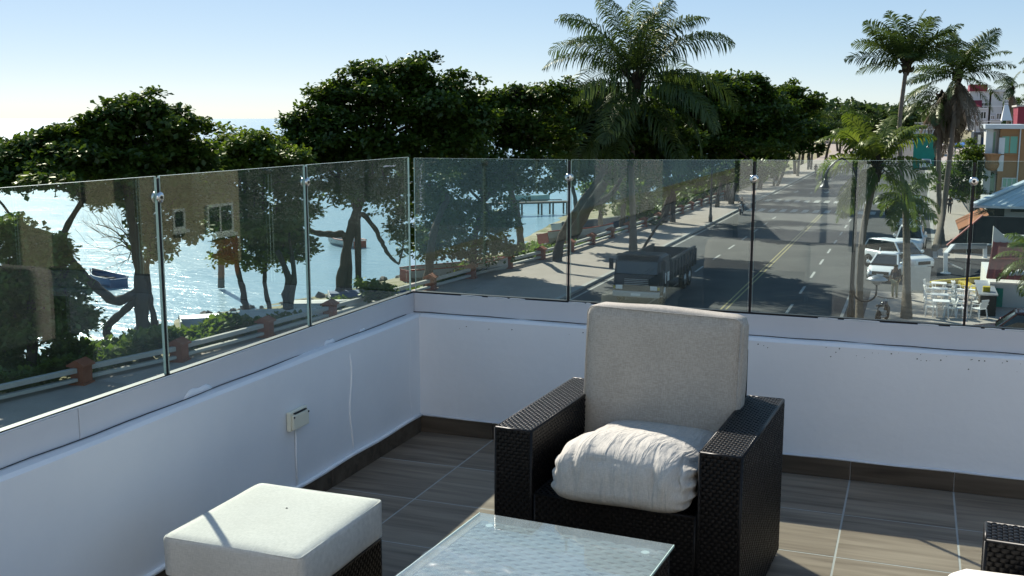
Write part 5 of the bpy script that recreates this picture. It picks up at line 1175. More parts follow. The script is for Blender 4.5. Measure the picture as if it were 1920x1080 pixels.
for s in (-1, 1):
    for k in range(9): part('rib', MB().box(-8.3 + .75 * k, s * 1.205, 1.02, -8.16 + .75 * k, s * 1.29, 1.93), 'truck', tk)
    part('top_rail', MB().box(-8.3, s * 1.165 - .07, 1.955, -2.15, s * 1.165 + .07, 2.05), 'truck', tk)
part('tarp_roll', MB().tube([(-2.3, -1.1, 2.20), (-2.3, 1.1, 2.20)], .10, 8), 'dark_plastic', tk, smooth=True)
for wx in (-.95, -5.9, -7.1):
    for s in (-1, 1):
        w = part('wheel', MB().lathe([(.28, s * .90), (.50, s * .90), (.52, s * .98), (.52, s * 1.12), (.49, s * 1.17), (.30, s * 1.16)], (wx, 0, .52), 20, 'y'), 'tyre', tk, smooth=True)
        part('rim', MB().lathe([(.12, s * 1.19), (.16, s * 1.12), (.28, s * 1.14), (.30, s * 1.165)], (wx, 0, .52), 14, 'y'), 'rim', w, smooth=True)
        part('mudguard', MB().tube([(wx + .62 * math.cos(a), s * 1.02, .52 + .62 * math.sin(a)) for a in np.linspace(.2, math.pi - .2, 9)], .07, 6), 'dark_plastic', tk)

# motorcycles and people
def motorcycle(label, loc, heading, body='navy_paint'):
    t = thing('motorcycle', label, 'motorcycle', loc, heading, 'motorcycles')
    for wx in (-.62, .62):
        w = part('wheel', MB().lathe([(.20, -.04), (.28, -.05), (.30, 0), (.28, .05), (.20, .04)], (wx, 0, .30), 20, 'y'), 'tyre', t, smooth=True)
        part('rim', MB().lathe([(.03, -.05), (.05, 0), (.03, .05)], (wx, 0, .30), 8, 'y').bar((wx - .2, 0, .3), (wx + .2, 0, .3), .03).bar((wx, 0, .1), (wx, 0, .5), .03), 'rim', w)
    part('frame', MB().tube([(-.62, 0, .30), (-.1, 0, .36), (.15, 0, .30), (.38, 0, .75)], .035, 6).tube([(-.62, .06, .3), (-.5, .06, .7), (.3, 0, .74)], .022, 6), 'dark_plastic', t, smooth=True)
    part('engine', MB().box(-.18, -.13, .22, .20, .13, .50), 'metalgrey', t, bev=.04)
    part('tank', MB().loft([[(x, -w, .70), (x, w, .70), (x, w * .8, z), (x, -w * .8, z)] for x, w, z in ((-.08, .08, .80), (.08, .14, .90), (.28, .13, .90), (.38, .06, .82))]), body, t, smooth=True)
    part('seat', MB().loft([[(x, -w, z - .08), (x, w, z - .08), (x, w * .9, z), (x, -w * .9, z)] for x, w, z in ((-.75, .09, .86), (-.45, .13, .82), (-.10, .10, .80))]), 'dark_plastic', t, smooth=True)
    part('fork', MB().tube([(.62, .07, .30), (.40, .07, .98)], .022, 6).tube([(.62, -.07, .30), (.40, -.07, .98)], .022, 6), 'metalgrey', t, smooth=True)
    part('handlebar', MB().tube([(.30, -.36, 1.06), (.40, -.15, 1.0), (.40, .15, 1.0), (.30, .36, 1.06)], .016, 6), 'lampmetal', t, smooth=True)
    part('headlight', MB().lathe([(.03, .36), (.09, .42), (.10, .50), (.06, .53)], (0, 0, .90), 12, 'x'), 'headlamp', t, smooth=True)
    part('exhaust', MB().tube([(.1, -.14, .26), (-.3, -.15, .26), (-.75, -.16, .36)], .04, 8), 'rim', t, smooth=True)
    part('mudguard', MB().tube([(.62 + .36 * math.cos(a), 0, .30 + .36 * math.sin(a)) for a in np.linspace(.3, 2.2, 6)], .04, 6), body, t, smooth=True)
    return t
p = pZ(1654, 603, .1); motorcycle('dark motorcycle parked at the foot of the pale palm trunk, front wheel up the paving', (p[0], p[1], .1), R(75))
p = pZ(1390, 402, 0.); motorcycle('motorcycle ridden along the kerb by a person in dark clothes', (p[0], p[1], 0), R(-90), 'maroon_paint')

def person(label, loc, heading, pose='stand', top='shirt_dark', legs='khaki', H=1.72, group='people along the street'):
    """one skinned body; clothing as fitted shells over the same skeleton"""
    t = thing('person', label, 'person', loc, heading, group); s = H / 1.72
    if pose == 'stand':
        J = dict(pel=(0, 0, .95), che=(0, .0, 1.28), nec=(0, 0, 1.47), hd=(.02, 0, 1.60), ht=(.02, 0, 1.70), hl=(0, .10, .90), kl=(.03, .11, .50), al=(0, .12, .09), tl=(.14, .13, .04), hr=(0, -.10, .90), kr=(.02, -.11, .50), ar=(-.03, -.12, .09), tr=(.11, -.13, .04), sl=(0, .18, 1.41), el=(.0, .25, 1.14), wl=(.12, .24, .92), dl=(.16, .235, .85), sr=(0, -.18, 1.41), er=(.02, -.25, 1.14), wr=(.14, -.22, .93), dr=(.18, -.21, .86))
    elif pose == 'walk':
        J = dict(pel=(0, 0, .94), che=(.02, .0, 1.27), nec=(.03, 0, 1.46), hd=(.05, 0, 1.59), ht=(.05, 0, 1.69), hl=(0, .10, .89), kl=(.20, .10, .50), al=(.28, .11, .10), tl=(.42, .11, .06), hr=(0, -.10, .89), kr=(-.08, -.10, .49), ar=(-.32, -.11, .13), tr=(-.20, -.11, .04), sl=(.02, .18, 1.40), el=(-.10, .24, 1.14), wl=(-.08, .23, .90), dl=(-.06, .23, .83), sr=(.02, -.18, 1.40), er=(.10, -.24, 1.14), wr=(.24, -.22, .95), dr=(.28, -.21, .88))
    else:
        J = dict(pel=(-.12, 0, .92), che=(-.08, .0, 1.24), nec=(-.03, 0, 1.43), hd=(0, 0, 1.56), ht=(0, 0, 1.66), hl=(-.08, .12, .88), kl=(.30, .20, .72), al=(.12, .20, .34), tl=(.26, .20, .29), hr=(-.08, -.12, .88), kr=(.30, -.20, .72), ar=(.12, -.20, .34), tr=(.26, -.20, .29), sl=(-.06, .19, 1.37), el=(.08, .30, 1.15), wl=(.26, .33, 1.08), dl=(.31, .33, 1.08), sr=(-.06, -.19, 1.37), er=(.08, -.30, 1.15), wr=(.26, -.33, 1.08), dr=(.31, -.33, 1.08))
    E_ = [('pel', 'che'), ('che', 'nec'), ('nec', 'hd'), ('hd', 'ht'), ('pel', 'hl'), ('hl', 'kl'), ('kl', 'al'), ('al', 'tl'), ('pel', 'hr'), ('hr', 'kr'), ('kr', 'ar'), ('ar', 'tr'), ('nec', 'sl'), ('sl', 'el'), ('el', 'wl'), ('wl', 'dl'), ('nec', 'sr'), ('sr', 'er'), ('er', 'wr'), ('wr', 'dr')]
    rad = dict(pel=.145, che=.15, nec=.058, hd=.092, ht=.075, hl=.09, kl=.062, al=.042, tl=.035, hr=.09, kr=.062, ar=.042, tr=.035, sl=.062, el=.043, wl=.030, dl=.036, sr=.062, er=.043, wr=.030, dr=.036)
    def skin_obj(name, keys, m, k=1.):
        ks = [q for q in J if q in keys]; me = bpy.data.meshes.new(name)
        me.from_pydata([tuple(Vector(J[q]) * s) for q in ks], [(ks.index(a), ks.index(b)) for a, b in E_ if a in ks and b in ks], [])
        me.materials.append(M[m]); o = link(name, me, t); md = o.modifiers.new('skin', 'SKIN'); md.use_smooth_shade = True
        for i, q in enumerate(ks): r_ = rad[q] * s * k; o.data.skin_vertices[0].data[i].radius = (r_, r_)
        o.data.skin_vertices[0].data[0].use_root = True
        sb_ = o.modifiers.new('sub', 'SUBSURF'); sb_.levels = 1; sb_.render_levels = 2
        return o
    skin_obj('body', list(J), 'skin')
    skin_obj('shirt', ['pel', 'che', 'nec', 'sl', 'el', 'sr', 'er'], top, 1.14); skin_obj('trousers', ['pel', 'hl', 'kl', 'al', 'hr', 'kr', 'ar'], legs, 1.16)
    h = Vector(J['hd']) * s
    part('hair', MB().lathe([(.10 * s, .02 * s), (.105 * s, .06 * s), (.085 * s, .11 * s), (.03 * s, .135 * s)], tuple(h + Vector((-.012, 0, 0))), 12), 'husk', t, smooth=True)
    part('nose', MB().lathe([(.004, .02 * s), (.014 * s, -.01 * s), (.004, -.018 * s)], tuple(h + Vector((.092 * s, 0, 0))), 6), 'skin', t)
    return t
p = pZ(1677, 557, .1); person('person in a dark shirt and khaki trousers standing in front of the small white car', (p[0], p[1], .0), R(-120), 'stand', 'shirt_dark', 'khaki', 1.75)
p = pZ(1390, 402, 0.); person('person in dark clothes riding the motorcycle along the kerb', (p[0] , p[1] + .08, 0.), R(-90), 'ride', 'shirt_dark', 'shirt_dark')
p = pZ(1529, 327, .0); person('person in dark clothes walking along the far road edge', (p[0], p[1], 0.), R(80), 'walk', 'shirt_dark', 'shirt_dark')
p = pZ(1802, 300, .06); p = pD(1800, 300, 130); person('person in white standing on the far pavement below the blue tarpaulin', (p[0] - .3, p[1], .10), R(-100), 'stand', 'shirt_white', 'shirt_dark')
p = pD(1798, 320, 100); person('person in dark clothes walking on the pavement near the shrub', (p[0] - .6, p[1], .10), R(85), 'walk', 'shirt_dark', 'shirt_dark')

# ================================================================== WHITE CHAIRS AND TABLES
def plastic_chair(label, loc, rz):
    t = thing('plastic_chair', label, 'chair', loc, rz, 'white plastic chairs on the paved sitting area'); return t
def chair_parts(t):
    part('seat', MB().loft([[(x, -w, z), (x, w, z), (x, w, z - .03), (x, -w, z - .03)] for x, w, z in ((-.22, .21, .44), (0, .23, .43), (.22, .24, .45), (.25, .23, .43))]), 'wplastic', t, smooth=False)
    bm_ = MB()
    for k in range(5): bm_.bar((-.21, -.17 + .085 * k, .45), (-.31, -.17 + .085 * k, .80), .06, .02, up=(1, 0, 0))
    bm_.bar((-.31, -.22, .82), (-.31, .22, .82), .03, .08); part('backrest', bm_, 'wplastic', t)
    for s in (-1, 1):
        part('armrest', MB().bar((-.27, s * .24, .64), (.18, s * .25, .63), .05, .03).bar((.17, s * .25, .63), (.22, s * .25, .43), .04, .03, up=(0, 1, 0)), 'wplastic', t)
        for x in (-.2, .22): part('leg', MB().bar((x, s * .21, .42), (x * 1.25, s * .25, 0), .045, .045), 'wplastic', t)
pc0 = None; cr_ = random.Random(3)
rows_y = [51.6, 53.5, 55.4, 57.3]
rown = ['nearest row', 'second row', 'third row', 'farthest row']
def put_chair(x, y, rz, lab):
    global pc0
    if pc0 is None: pc0 = plastic_chair(lab, (x, y, .1), rz); chair_parts(pc0); return pc0
    c = copy_tree(pc0); c.location = (x, y, .1); c.rotation_euler = (0, 0, rz); c['label'] = lab; return c
for r_, y in enumerate(rows_y):
    for k, x in enumerate((.95, 1.75)):
        w_ = ('left chair of the pair by the palm trunk', 'right chair of the pair by the palm trunk')[k]
        put_chair(x, y + cr_.uniform(-.1, .1), R(180 if k else 0) + cr_.uniform(-.25, .25), 'white plastic chair, %s, %s' % (w_, rown[r_]))
    put_chair(2.95 + cr_.uniform(-.1, .1), y + .2, R(150) + cr_.uniform(-.3, .3), 'white plastic chair in the row by the dark stall, %s' % rown[r_])
    put_chair(2.25 + cr_.uniform(-.1, .1), y + .1, R(10) + cr_.uniform(-.3, .3), 'white plastic chair facing the dark stall across a gap, %s' % rown[r_])
for r_, y in enumerate(rows_y):
    t = thing('plastic_table', 'square white plastic table between the paired chairs, %s' % rown[r_], 'table', (1.36, y + .02, .1), 0, 'white plastic tables')
    part('tabletop', MB().box(-.36, -.36, .69, .36, .36, .73), 'wplastic', t, bev=.02)
    for sx in (-1, 1):
        for sy in (-1, 1): part('leg', MB().bar((sx * .30, sy * .30, .69), (sx * .33, sy * .33, 0), .05), 'wplastic', t)
# white A-board by the SUV
a0 = pD(1722, 535, 55.5); t = thing('sign_board', 'leaning white sign board standing by the pale palm trunk', 'sign board', (a0[0], a0[1], .1), R(20))
part('panel', MB().loft([[(-.55, 0, .05), (.55, 0, .05), (.75, .35, 1.25), (-.35, .35, 1.25)], [(-.55, .03, .05), (.55, .03, .05), (.75, .38, 1.25), (-.35, .38, 1.25)]]), 'boat_white', t)
for s in (-1, 1): part('leg', MB().bar((s * .4, .45, 1.1), (s * .4, .9, 0), .05), 'metalgrey', t)
# dark stall with stacked crates beside the white shop
sx_ = pD(1832, 575, 52.5); st_ = thing('market_stall', 'dark shaded stall counter beside the white shop wall', 'stall', (3.15, 54.6, .1))
part('counter', MB().box(-.1, -2.2, 0, .55, 2.2, .95), 'dark_plastic', st_)
part('counter_top', MB().box(-.2, -2.3, .96, .6, 2.3, 1.02), 'metalgrey', st_)
for k in range(6): part('slat', MB().box(-.13, -2.1 + .72 * k, .08, -.105, -1.48 + .72 * k, .88), 'wood', st_)
part('shelf_item', MB().box(.0, -1.6, 1.03, .3, -1.2, 1.25), 'yellow_kerb', st_)

# ================================================================== BOATS
def boat(label, loc, rz, L=4.5, W=1.5, H=.62, hull='boat_white', trim='boat_red', inside='wood', tilt=0., turned=False, name='rowing_boat', group='small fishing boats'):
    t = thing(name, label, 'boat', tuple(loc), rz, group); n = 13; out = []; inn = []; gun = []
    for i in range(n):
        u = i / (n - 1); x = (u - .5) * L; w = W / 2 * (max(0.02, math.sin(math.pi * min(1, .30 + .70 * u) ** 1.0)) ** .62 if u > .1 else .78 + 1.0 * u * 1.6); w = min(w, W / 2)
        sh = H * (1 + .38 * max(0, u - .45) ** 1.6 * 2.4 + .08 * (1 - u)); ke = .02 + .40 * H * max(0, (u - .75) / .25) ** 2
        out.append([(x, -w, sh), (x, -w * .86, sh * .45 + ke * .4), (x, -w * .4, ke + .03), (x, 0, ke), (x, w * .4, ke + .03), (x, w * .86, sh * .45 + ke * .4), (x, w, sh)])
        wi = max(w - .05, .01); inn.append([(x * .985, wi, sh), (x * .985, wi * .84, sh * .5 + ke * .4), (x * .985, wi * .35, ke + .10), (x * .985, 0, ke + .08), (x * .985, -wi * .35, ke + .10), (x * .985, -wi * .84, sh * .5 + ke * .4), (x * .985, -wi, sh)])
        gun.append((x, w, sh))
    part('hull', MB().loft([a + b for a, b in zip(out, inn)]), hull, t, smooth=False)
    for s in (-1, 1): part('gunwale', MB().tube([(x, s * w, z + .01) for x, w, z in gun], .045, 6), trim, t, smooth=True)
    part('transom', MB().box(-L / 2 - .03, -W * .36, .1, -L / 2 + .03, W * .36, H * 1.02), trim, t)
    for u in (.22, .48, .70):
        w = np.interp(u, np.linspace(0, 1, n), [g[1] for g in gun]) - .06; part('thwart', MB().box((u - .5) * L - .13, -w, H * .72, (u - .5) * L + .13, w, H * .78), inside, t)
    if turned: t.rotation_euler = (math.pi + tilt, 0, rz)
    elif tilt: t.rotation_euler = (tilt, 0, rz)
    return t
b_ = pZ(645, 460, -1); boat('red and white rowing boat afloat behind the straight dark trunk', (b_[0], b_[1], -1.14), R(152), 4.6, 1.6, .66, 'boat_white', 'boat_red', 'boat_red')
b_ = pZ(190, 532, -1); boat('dark blue rowing boat afloat beside the leaning limb at the left', (b_[0] + .3, b_[1], -1.14), R(155), 3.9, 1.5, .66, 'boat_blue', 'boat_blue', 'wood')
b_ = pZ(990, 377, -1); boat('pale green rowing boat afloat beyond the jetty', (b_[0], b_[1], -1.14), R(8), 5.4, 1.6, .72, 'boat_green', 'boat_green')
b_ = pZ(868, 524, -.2); boat('long white boat with red rim drawn up behind the pillars right of the corner', (b_[0] - .3, b_[1], land_z(b_[0] - .3, b_[1]) + .05), R(56), 7.0, 1.6, .75, 'boat_white', 'boat_red', 'boat_red')
b_ = pZ(1098, 452, -.1); boat('red rimmed white boat on the beach right of the thick leaning tree', (b_[0] - .4, b_[1], land_z(b_[0], b_[1]) + .1), R(62), 7.5, 1.6, .8, 'boat_white', 'boat_red', 'boat_red', tilt=R(-14))
b_ = pZ(1130, 432, -.1); boat('blue boat on the beach behind the red rimmed boat', (b_[0] - .8, b_[1] + 1, land_z(b_[0] - .8, b_[1]) + .1), R(62), 9.0, 1.7, .85, 'boat_blue', 'boat_white', 'boat_blue', tilt=R(-12))
for (px_, py_, rz_, hl, tr, lab) in ((435, 606, 40, 'metalgrey', 'boat_white', 'grey boat lying upside down on the beach by the bushes'), (545, 606, 30, 'boat_white', 'boat_green', 'white boat lying upside down at the foot of the many-stemmed tree'), (632, 590, 28, 'boat_white', 'boat_white', 'white boat lying upside down at the foot of the straight dark trunk'), (705, 568, 36, 'boat_blue', 'boat_white', 'blue boat lying upside down near the corner of the glass')):
    b_ = pZ(px_, py_, -.1); x_ = min(b_[0], bal_x(b_[1]) - 1.2)
    boat(lab, (x_, b_[1], land_z(x_, b_[1]) + .72), R(rz_), 4.4, 1.5, .62, hl, tr, turned=True, tilt=R(7), group='boats turned over on the beach')
# shore stones
sg = random.Random(17)
stone_me = []
for k in range(3):
    bm = bmesh.new(); bmesh.ops.create_icosphere(bm, subdivisions=1, radius=.3)
    for v in bm.verts: v.co *= sg.uniform(.7, 1.2); v.co.z *= .6
    me = bpy.data.meshes.new('stone'); bm.to_mesh(me); bm.free(); me.materials.append(M['rock']); stone_me.append(me)
for k in range(46):
    y = sg.uniform(40, 64); x = shore_x(y) + sg.uniform(-.5, .9); o = link('shore_stone', stone_me[k % 3], None, (x, y, land_z(x, y) + .02), (sg.random(), sg.random(), sg.random() * 6)); s = sg.uniform(.4, 1.3); o.scale = (s, s, s)
    tag(o, 'dark rounded stone lying along the waterline', 'stone', 'stones along the waterline')

# ================================================================== BUILDINGS
def window(parent, x0, z0, x1, z1, y, frame='wplastic', glass='window_green', bars=1, axis='y', dep=.08):
    """window in a wall facing -Y (axis y: coordinate y is the wall face) or facing -X (axis x)"""
    def bx(a0, b0, a1, b1, d0, d1):
        return (a0, y + d0, b0, a1, y + d1, b1) if axis == 'y' else (y + d0, a0, b0, y + d1, a1, b1)
    f = MB(); w = .07
    f.box(*bx(x0, z0, x1, z0 + w, -dep, .02)); f.box(*bx(x0, z1 - w, x1, z1, -dep, .02)); f.box(*bx(x0, z0 + w, x0 + w, z1 - w, -dep, .02)); f.box(*bx(x1 - w, z0 + w, x1, z1 - w, -dep, .02))
    for k in range(bars):
        xm = x0 + (x1 - x0) * (k + 1) / (bars + 1); f.box(*bx(xm - .03, z0 + w, xm + .03, z1 - w, -dep * .8, .02))
    wo = part('window', f, frame, parent, world=True)
    p = MB().box(*bx(x0 + w + .003, z0 + w + .003, x1 - w - .003, z1 - w - .003, -.03, -.012)); me = p.mesh('pane', glass, off=tuple(parent.location)); link('pane', me, wo)
    s = MB().box(*bx(x0 - .08, z0 - .09, x1 + .08, z0 - .003, -dep - .06, .01)); link('sill', s.mesh('sill', frame, off=tuple(parent.location)), wo)
    return wo
def seam_roof(parent, P00, P10, P11, P01, m, n, rib=.06, thick=.06, name='roof'):
    """P00-P10 the eave, P01-P11 the ridge; ribs run eave to ridge"""
    a, b, c, d = (Vector(q) for q in (P00, P10, P11, P01)); nn = (b - a).cross(d - a).normalized()
    if nn.z < 0: nn = -nn
    mbx = MB().loft([[a, b, c, d], [q - nn * thick for q in (a, b, c, d)]]); r = part(name, mbx, m, parent, world=True)
    for k in range(n + 1):
        t = k / n; s = a.lerp(b, t) + nn * .02; e = d.lerp(c, t) + nn * .02
        mb2 = MB().bar(s, e, rib, rib, up=nn); link('seam', mb2.mesh('seam', m, off=tuple(parent.location)), r)
    return r
# white shop with the red metal roof (its end wall faces the terrace)
Y0 = 55.0; S0 = pY(1856, 528, Y0); zs = S0[2]
shop = thing('shop', 'low white shop with a red ribbed metal roof at the right edge', 'building', (S0[0] + 3, Y0 + 4, .1))
part('wall', MB().box(S0[0] + .02, Y0 + .25, -.1, S0[0] + 9, Y0 + 8, zs - .05), 'whitewall', shop, world=True)
e0 = pY(1850, 521, Y0 - .2); r0 = pY(1863, 454, Y0 + 1.5)
seam_roof(shop, (e0[0], Y0 - .2, e0[2]), (e0[0] + 9, Y0 - .2, e0[2]), (r0[0] + 9, Y0 + 1.5, r0[2]), (r0[0], Y0 + 1.5, r0[2]), 'roof_red', 30)
mid = [(e0[k] + r0[k]) / 2 for k in range(3)]; part('cross_batten', MB().bar((mid[0] - .02, Y0 + .70, mid[2] + .07), (mid[0] + 9, Y0 + .70, mid[2] + .07), .08, .06), 'roof_red', shop, world=True)
q0 = pY(1861, 452, Y0 + 1.6); q1 = pY(1861, 424, Y0 + 1.6)
part('parapet', MB().prism([(q0[0], q0[2] - .5), (q0[0] + 9, q0[2] - .5), (q0[0] + 9, q1[2] - .40), (q0[0] + .45, q1[2] - .40), (q0[0], q1[2])], Y0 + 1.55, Y0 + 1.85), 'whitewall', shop, world=True)
part('door', MB().box(S0[0] + .30, Y0 + .18, 0, S0[0] + .62, Y0 + .245, 1.0), 'teal', shop, world=True)
mbw = MB()
gq = random.Random(6)
for k in range(9):
    mbw.lathe([(.02, -.16), (.16, -.08), (.17, .06), (.05, .16)], tuple(Vector(pY(1892 + 5 * k, 514 + gq.uniform(-3, 3), Y0 + .1))), 7)
part('sacking', mbw, 'boat_white', shop, world=True, smooth=True)
# grey-blue store with the pale standing-seam roof
Yb = 84.0; B0 = pY(1838, 440, Yb)
store = thing('store', 'long grey store with a pale blue standing-seam metal roof at the right edge', 'building', (B0[0] + 3, Yb + 3, .1))
w0 = pY(1834, 385, Yb)
part('wall', MB().box(w0[0] + .6, Yb + 1.2, -.1, w0[0] + 14, Yb + 9, w0[2] + .2), 'greywall', store, world=True)
d0 = pY(1850, 386, Yb + 1.0); d1 = pY(1882, 415, Yb + 1.0)
part('dark_opening', MB().box(d0[0], Yb + 1.0, d1[2], d1[0], Yb + 1.195, d0[2]), 'window_dark', store, world=True)
d0 = pY(1896, 388, Yb + 1.0); d1 = pY(1925, 398, Yb + 1.0)
part('dark_opening', MB().box(d0[0], Yb + 1.0, d1[2], d1[0] + 3, Yb + 1.195, d0[2]), 'window_dark', store, world=True)
ea = pY(1828, 385, Yb - .2); ri = pY(1924, 343, Yb + 3)
seam_roof(store, (ea[0], Yb - .2, ea[2]), (ea[0] + 13, Yb - .2, ea[2]), (ri[0] + 9, Yb + 3.2, ri[2]), (ri[0], Yb + 3.2, ri[2]), 'roof_pale', 22, .09)
fa = pY(1826, 377, Yb - .5)
part('hip_flashing', MB().bar((ea[0] - .1, Yb - .28, ea[2] + .08), (ri[0], Yb + 3.2, ri[2] + .12), .42, .16), 'roof_pale', store, world=True)
part('gutter', MB().box(ea[0] - .1, Yb - .42, ea[2] - .16, ea[0] + 13, Yb - .25, ea[2] - .02), 'roof_pale', store, world=True)
part('side_lean_to', MB().box(w0[0] - 1.0, Yb - 2.5, -.1, w0[0] + .5, Yb + 4, 1.2), 'dark_shade_render', store, world=True)
part('side_roof', MB().loft([[(w0[0] - 1.3, Yb - 3, 1.22), (w0[0] + .58, Yb - 3, 2.3), (w0[0] + .58, Yb + 4.5, 2.3), (w0[0] - 1.3, Yb + 4.5, 1.22)], [(w0[0] - 1.3, Yb - 3, 1.30), (w0[0] + .58, Yb - 3, 2.38), (w0[0] + .58, Yb + 4.5, 2.38), (w0[0] - 1.3, Yb + 4.5, 1.30)]]), 'terracotta', store, world=True)
wc = pY(1842, 400, Yb + .4)
V, Fa = leaf_cloud([(wc, (.5, .5, .9)), (wc - np.array([.15, 0, 1.0]), (.4, .4, .8))], 420, .28, 91); o_ = thing('climbing_plant', 'white flecked climbing plant on the corner of the grey store', 'plant', (wc[0], wc[1], .1)); link('foliage', fast_mesh('foliage', V - np.array([wc[0], wc[1], .1]), Fa, 'frond_dead'), o_)
# black wall beside the apron
bw = pZ(1790, 462, .0); t = thing('boundary_wall', 'dark boundary wall between the parking apron and the grey store', 'wall', (4.4, 76, .0))
part('wall_body', MB().prism([(2.2, 0), (9, 0), (9, 2.6), (4.2, 2.6), (2.2, .5)], 77.0, 77.3), 'dark_shade_render', t, world=False); t.location = (0, 0, 0)
part('coping_strip', MB().bar((2.16, 77.15, .56), (4.25, 77.15, 2.67), .5, .07), 'roof_red', t)
# ochre house with green glass
Yo = 104.0; O0 = pY(1846, 236, Yo); zt = pY(1846, 236, Yo)[2]; zt2 = pY(1900, 240, Yo)[2]
oc = thing('ochre_house', 'ochre two storey house with green glass windows and pale trim', 'building', (O0[0] + 4, Yo + 4, .1))
xa = pY(1872, 300, Yo)[0]; part('wall', MB().box(xa, Yo, -.1, xa + 12, Yo + 9, zt2), 'ochre', oc, world=True)
xb = pY(1845, 300, Yo)[0]; part('wall', MB().box(xb + .25, Yo + .8, -.1, xa - .01, Yo + 8, zt - .3), 'greywall', oc, world=True)
for x_ in (pY(1847, 300, Yo)[0], ): part('pilaster', MB().box(x_ - .02, Yo + .35, -.1, x_ + .55, Yo + .79, zt - .28), 'roof_pale', oc, world=True)
xs = pY(1872, 300, Yo)[0]; part('pilaster', MB().box(xs - .05, Yo - .14, pY(1872, 321, Yo)[2], xs + .42, Yo - .003, pY(1872, 258, Yo)[2]), 'roof_pale', oc, world=True)
part('roof_slab', MB().box(xb - .1, Yo - .5, zt - .25, xa + 2.2, Yo + 9, zt + .12), 'roof_pale', oc, world=True)
part('roof_slab', MB().box(xa + 2.25, Yo - .3, zt2 + .003, xa + 12, Yo + 9, zt2 + .28), 'concrete', oc, world=True)
g0 = pY(1855, 246, Yo + .8); g1 = pY(1866, 288, Yo + .8); window(oc, g0[0], g1[2], g1[0], g0[2], Yo + .8, 'roof_pale', 'window_green', 0)
g0 = pY(1878, 254, Yo); g1 = pY(1908, 289, Yo); window(oc, g0[0], g1[2], g1[0], g0[2], Yo, 'ochre', 'window_green', 1)
g0 = pY(1879, 333, Yo); g1 = pY(1906, 352, Yo); window(oc, g0[0], g1[2], g1[0], g0[2], Yo, 'roof_pale', 'window_green', 2)
g0 = pY(1845, 324, Yo + .8); g1 = pY(1865, 362, Yo + .8); window(oc, g0[0], g1[2], g1[0], g0[2], Yo + .8, 'roof_pale', 'window_green', 1)
b0 = pY(1848, 288, Yo - .3); b1 = pY(1868, 320, Yo - .3)
part('balcony', MB().lathe([(.30, b1[2] - 0), (.55, b1[2] + .25), (.62, b1[2] + .6), (.52, (b0[2] + b1[2]) / 2 + .1), (.60, b0[2] - .25), (.72, b0[2] - .08), (.72, b0[2])], ((b0[0] + b1[0]) / 2 + .1, Yo - .1, 0), 14), 'ochre', oc, smooth=False, world=True)
rl = pY(1890, 310, Yo); part('downpipe', MB().tube([(pY(1914, 240, Yo)[0], Yo - .1, zt2), (pY(1914, 240, Yo)[0], Yo - .1, .2)], .06, 6), 'roof_pale', oc, world=True)
# red and white house beyond, on higher floors
Yr = 150.0
def R_(x, y): return pY(x, y, Yr)
a = R_(1830, 248); b = R_(1868, 178)
rw = thing('red_white_house', 'white three storey house with a red sign band on its roof and open terraces', 'building', (a[0] + 3, Yr + 5, .1))
part('wall', MB().box(a[0], Yr, -.1, a[0] + 9, Yr + 9, R_(0, 238)[2]), 'whitewall', rw, world=True)
part('wall', MB().box(R_(1830, 0)[0], Yr + .2, R_(0, 238)[2] + .003, R_(1868, 0)[0], Yr + 6, R_(0, 186)[2]), 'whitewall', rw, world=True)
part('sign_band', MB().box(R_(1829, 0)[0], Yr - .1, R_(0, 186)[2] + .003, R_(1863, 0)[0], Yr + 6, R_(0, 177)[2]), 'red_sign', rw, world=True)
part('terrace_slab', MB().box(R_(1863, 0)[0] + .01, Yr, R_(0, 186)[2] - .1, R_(1896, 0)[0], Yr + 6, R_(0, 184)[2]), 'whitewall', rw, world=True)
part('wall', MB().box(R_(1872, 0)[0], Yr + .4, R_(0, 238)[2] + .003, R_(1894, 0)[0], Yr + 6, R_(0, 186)[2] - .12), 'whitewall', rw, world=True)
for (x0, y0, x1, y1) in ((1837, 192, 1853, 203), (1884, 187, 1891, 194), (1838, 209, 1850, 223), (1857, 216, 1866, 224), (1868, 212, 1879, 224)):
    a_ = R_(x0, y1); b_ = R_(x1, y0); yy = Yr + (.2 if y1 < 206 and x1 < 1860 else (.4 if x0 > 1870 and y1 < 206 else .2 if y1 < 238 and x1 < 1868 else .4))
    window(rw, a_[0], a_[2], b_[0], b_[2], yy, 'wplastic', 'window_dark', 1)
part('red_awning', MB().loft([[(R_(1838, 0)[0], Yr + .19, R_(0, 199)[2]), (R_(1854, 0)[0], Yr + .19, R_(0, 199)[2]), (R_(1854, 0)[0], Yr - 1, R_(0, 207)[2]), (R_(1838, 0)[0], Yr - 1, R_(0, 207)[2])], [(R_(1838, 0)[0], Yr + .19, R_(0, 198)[2]), (R_(1854, 0)[0], Yr + .19, R_(0, 198)[2]), (R_(1854, 0)[0], Yr - 1, R_(0, 206)[2]), (R_(1838, 0)[0], Yr - 1, R_(0, 206)[2])]]), 'red_sign', rw, world=True)
part('railing', MB().bar((R_(1829, 0)[0], Yr - .1, R_(0, 206)[2]), (R_(1896, 0)[0], Yr - .1, R_(0, 206)[2]), .08, .08).bar((R_(1829, 0)[0], Yr - .1, R_(0, 226)[2]), (R_(1896, 0)[0], Yr - .1, R_(0, 226)[2]), .12, .12), 'wplastic', rw, world=True)
a = pY(1908, 218, 140); t = thing('red_house', 'red painted upper wall of a house at the right edge behind grey palm fronds', 'building', (a[0] + 3, 143, .1)); part('wall', MB().box(a[0], 140, -.1, a[0] + 8, 147, pY(1908, 200, 140)[2]), 'red_sign', t, world=True); part('roof_slab', MB().box(a[0] - .2, 139.8, pY(1908, 200, 140)[2] + .003, a[0] + 8, 147, pY(1908, 200, 140)[2] + .2), 'concrete', t, world=True)
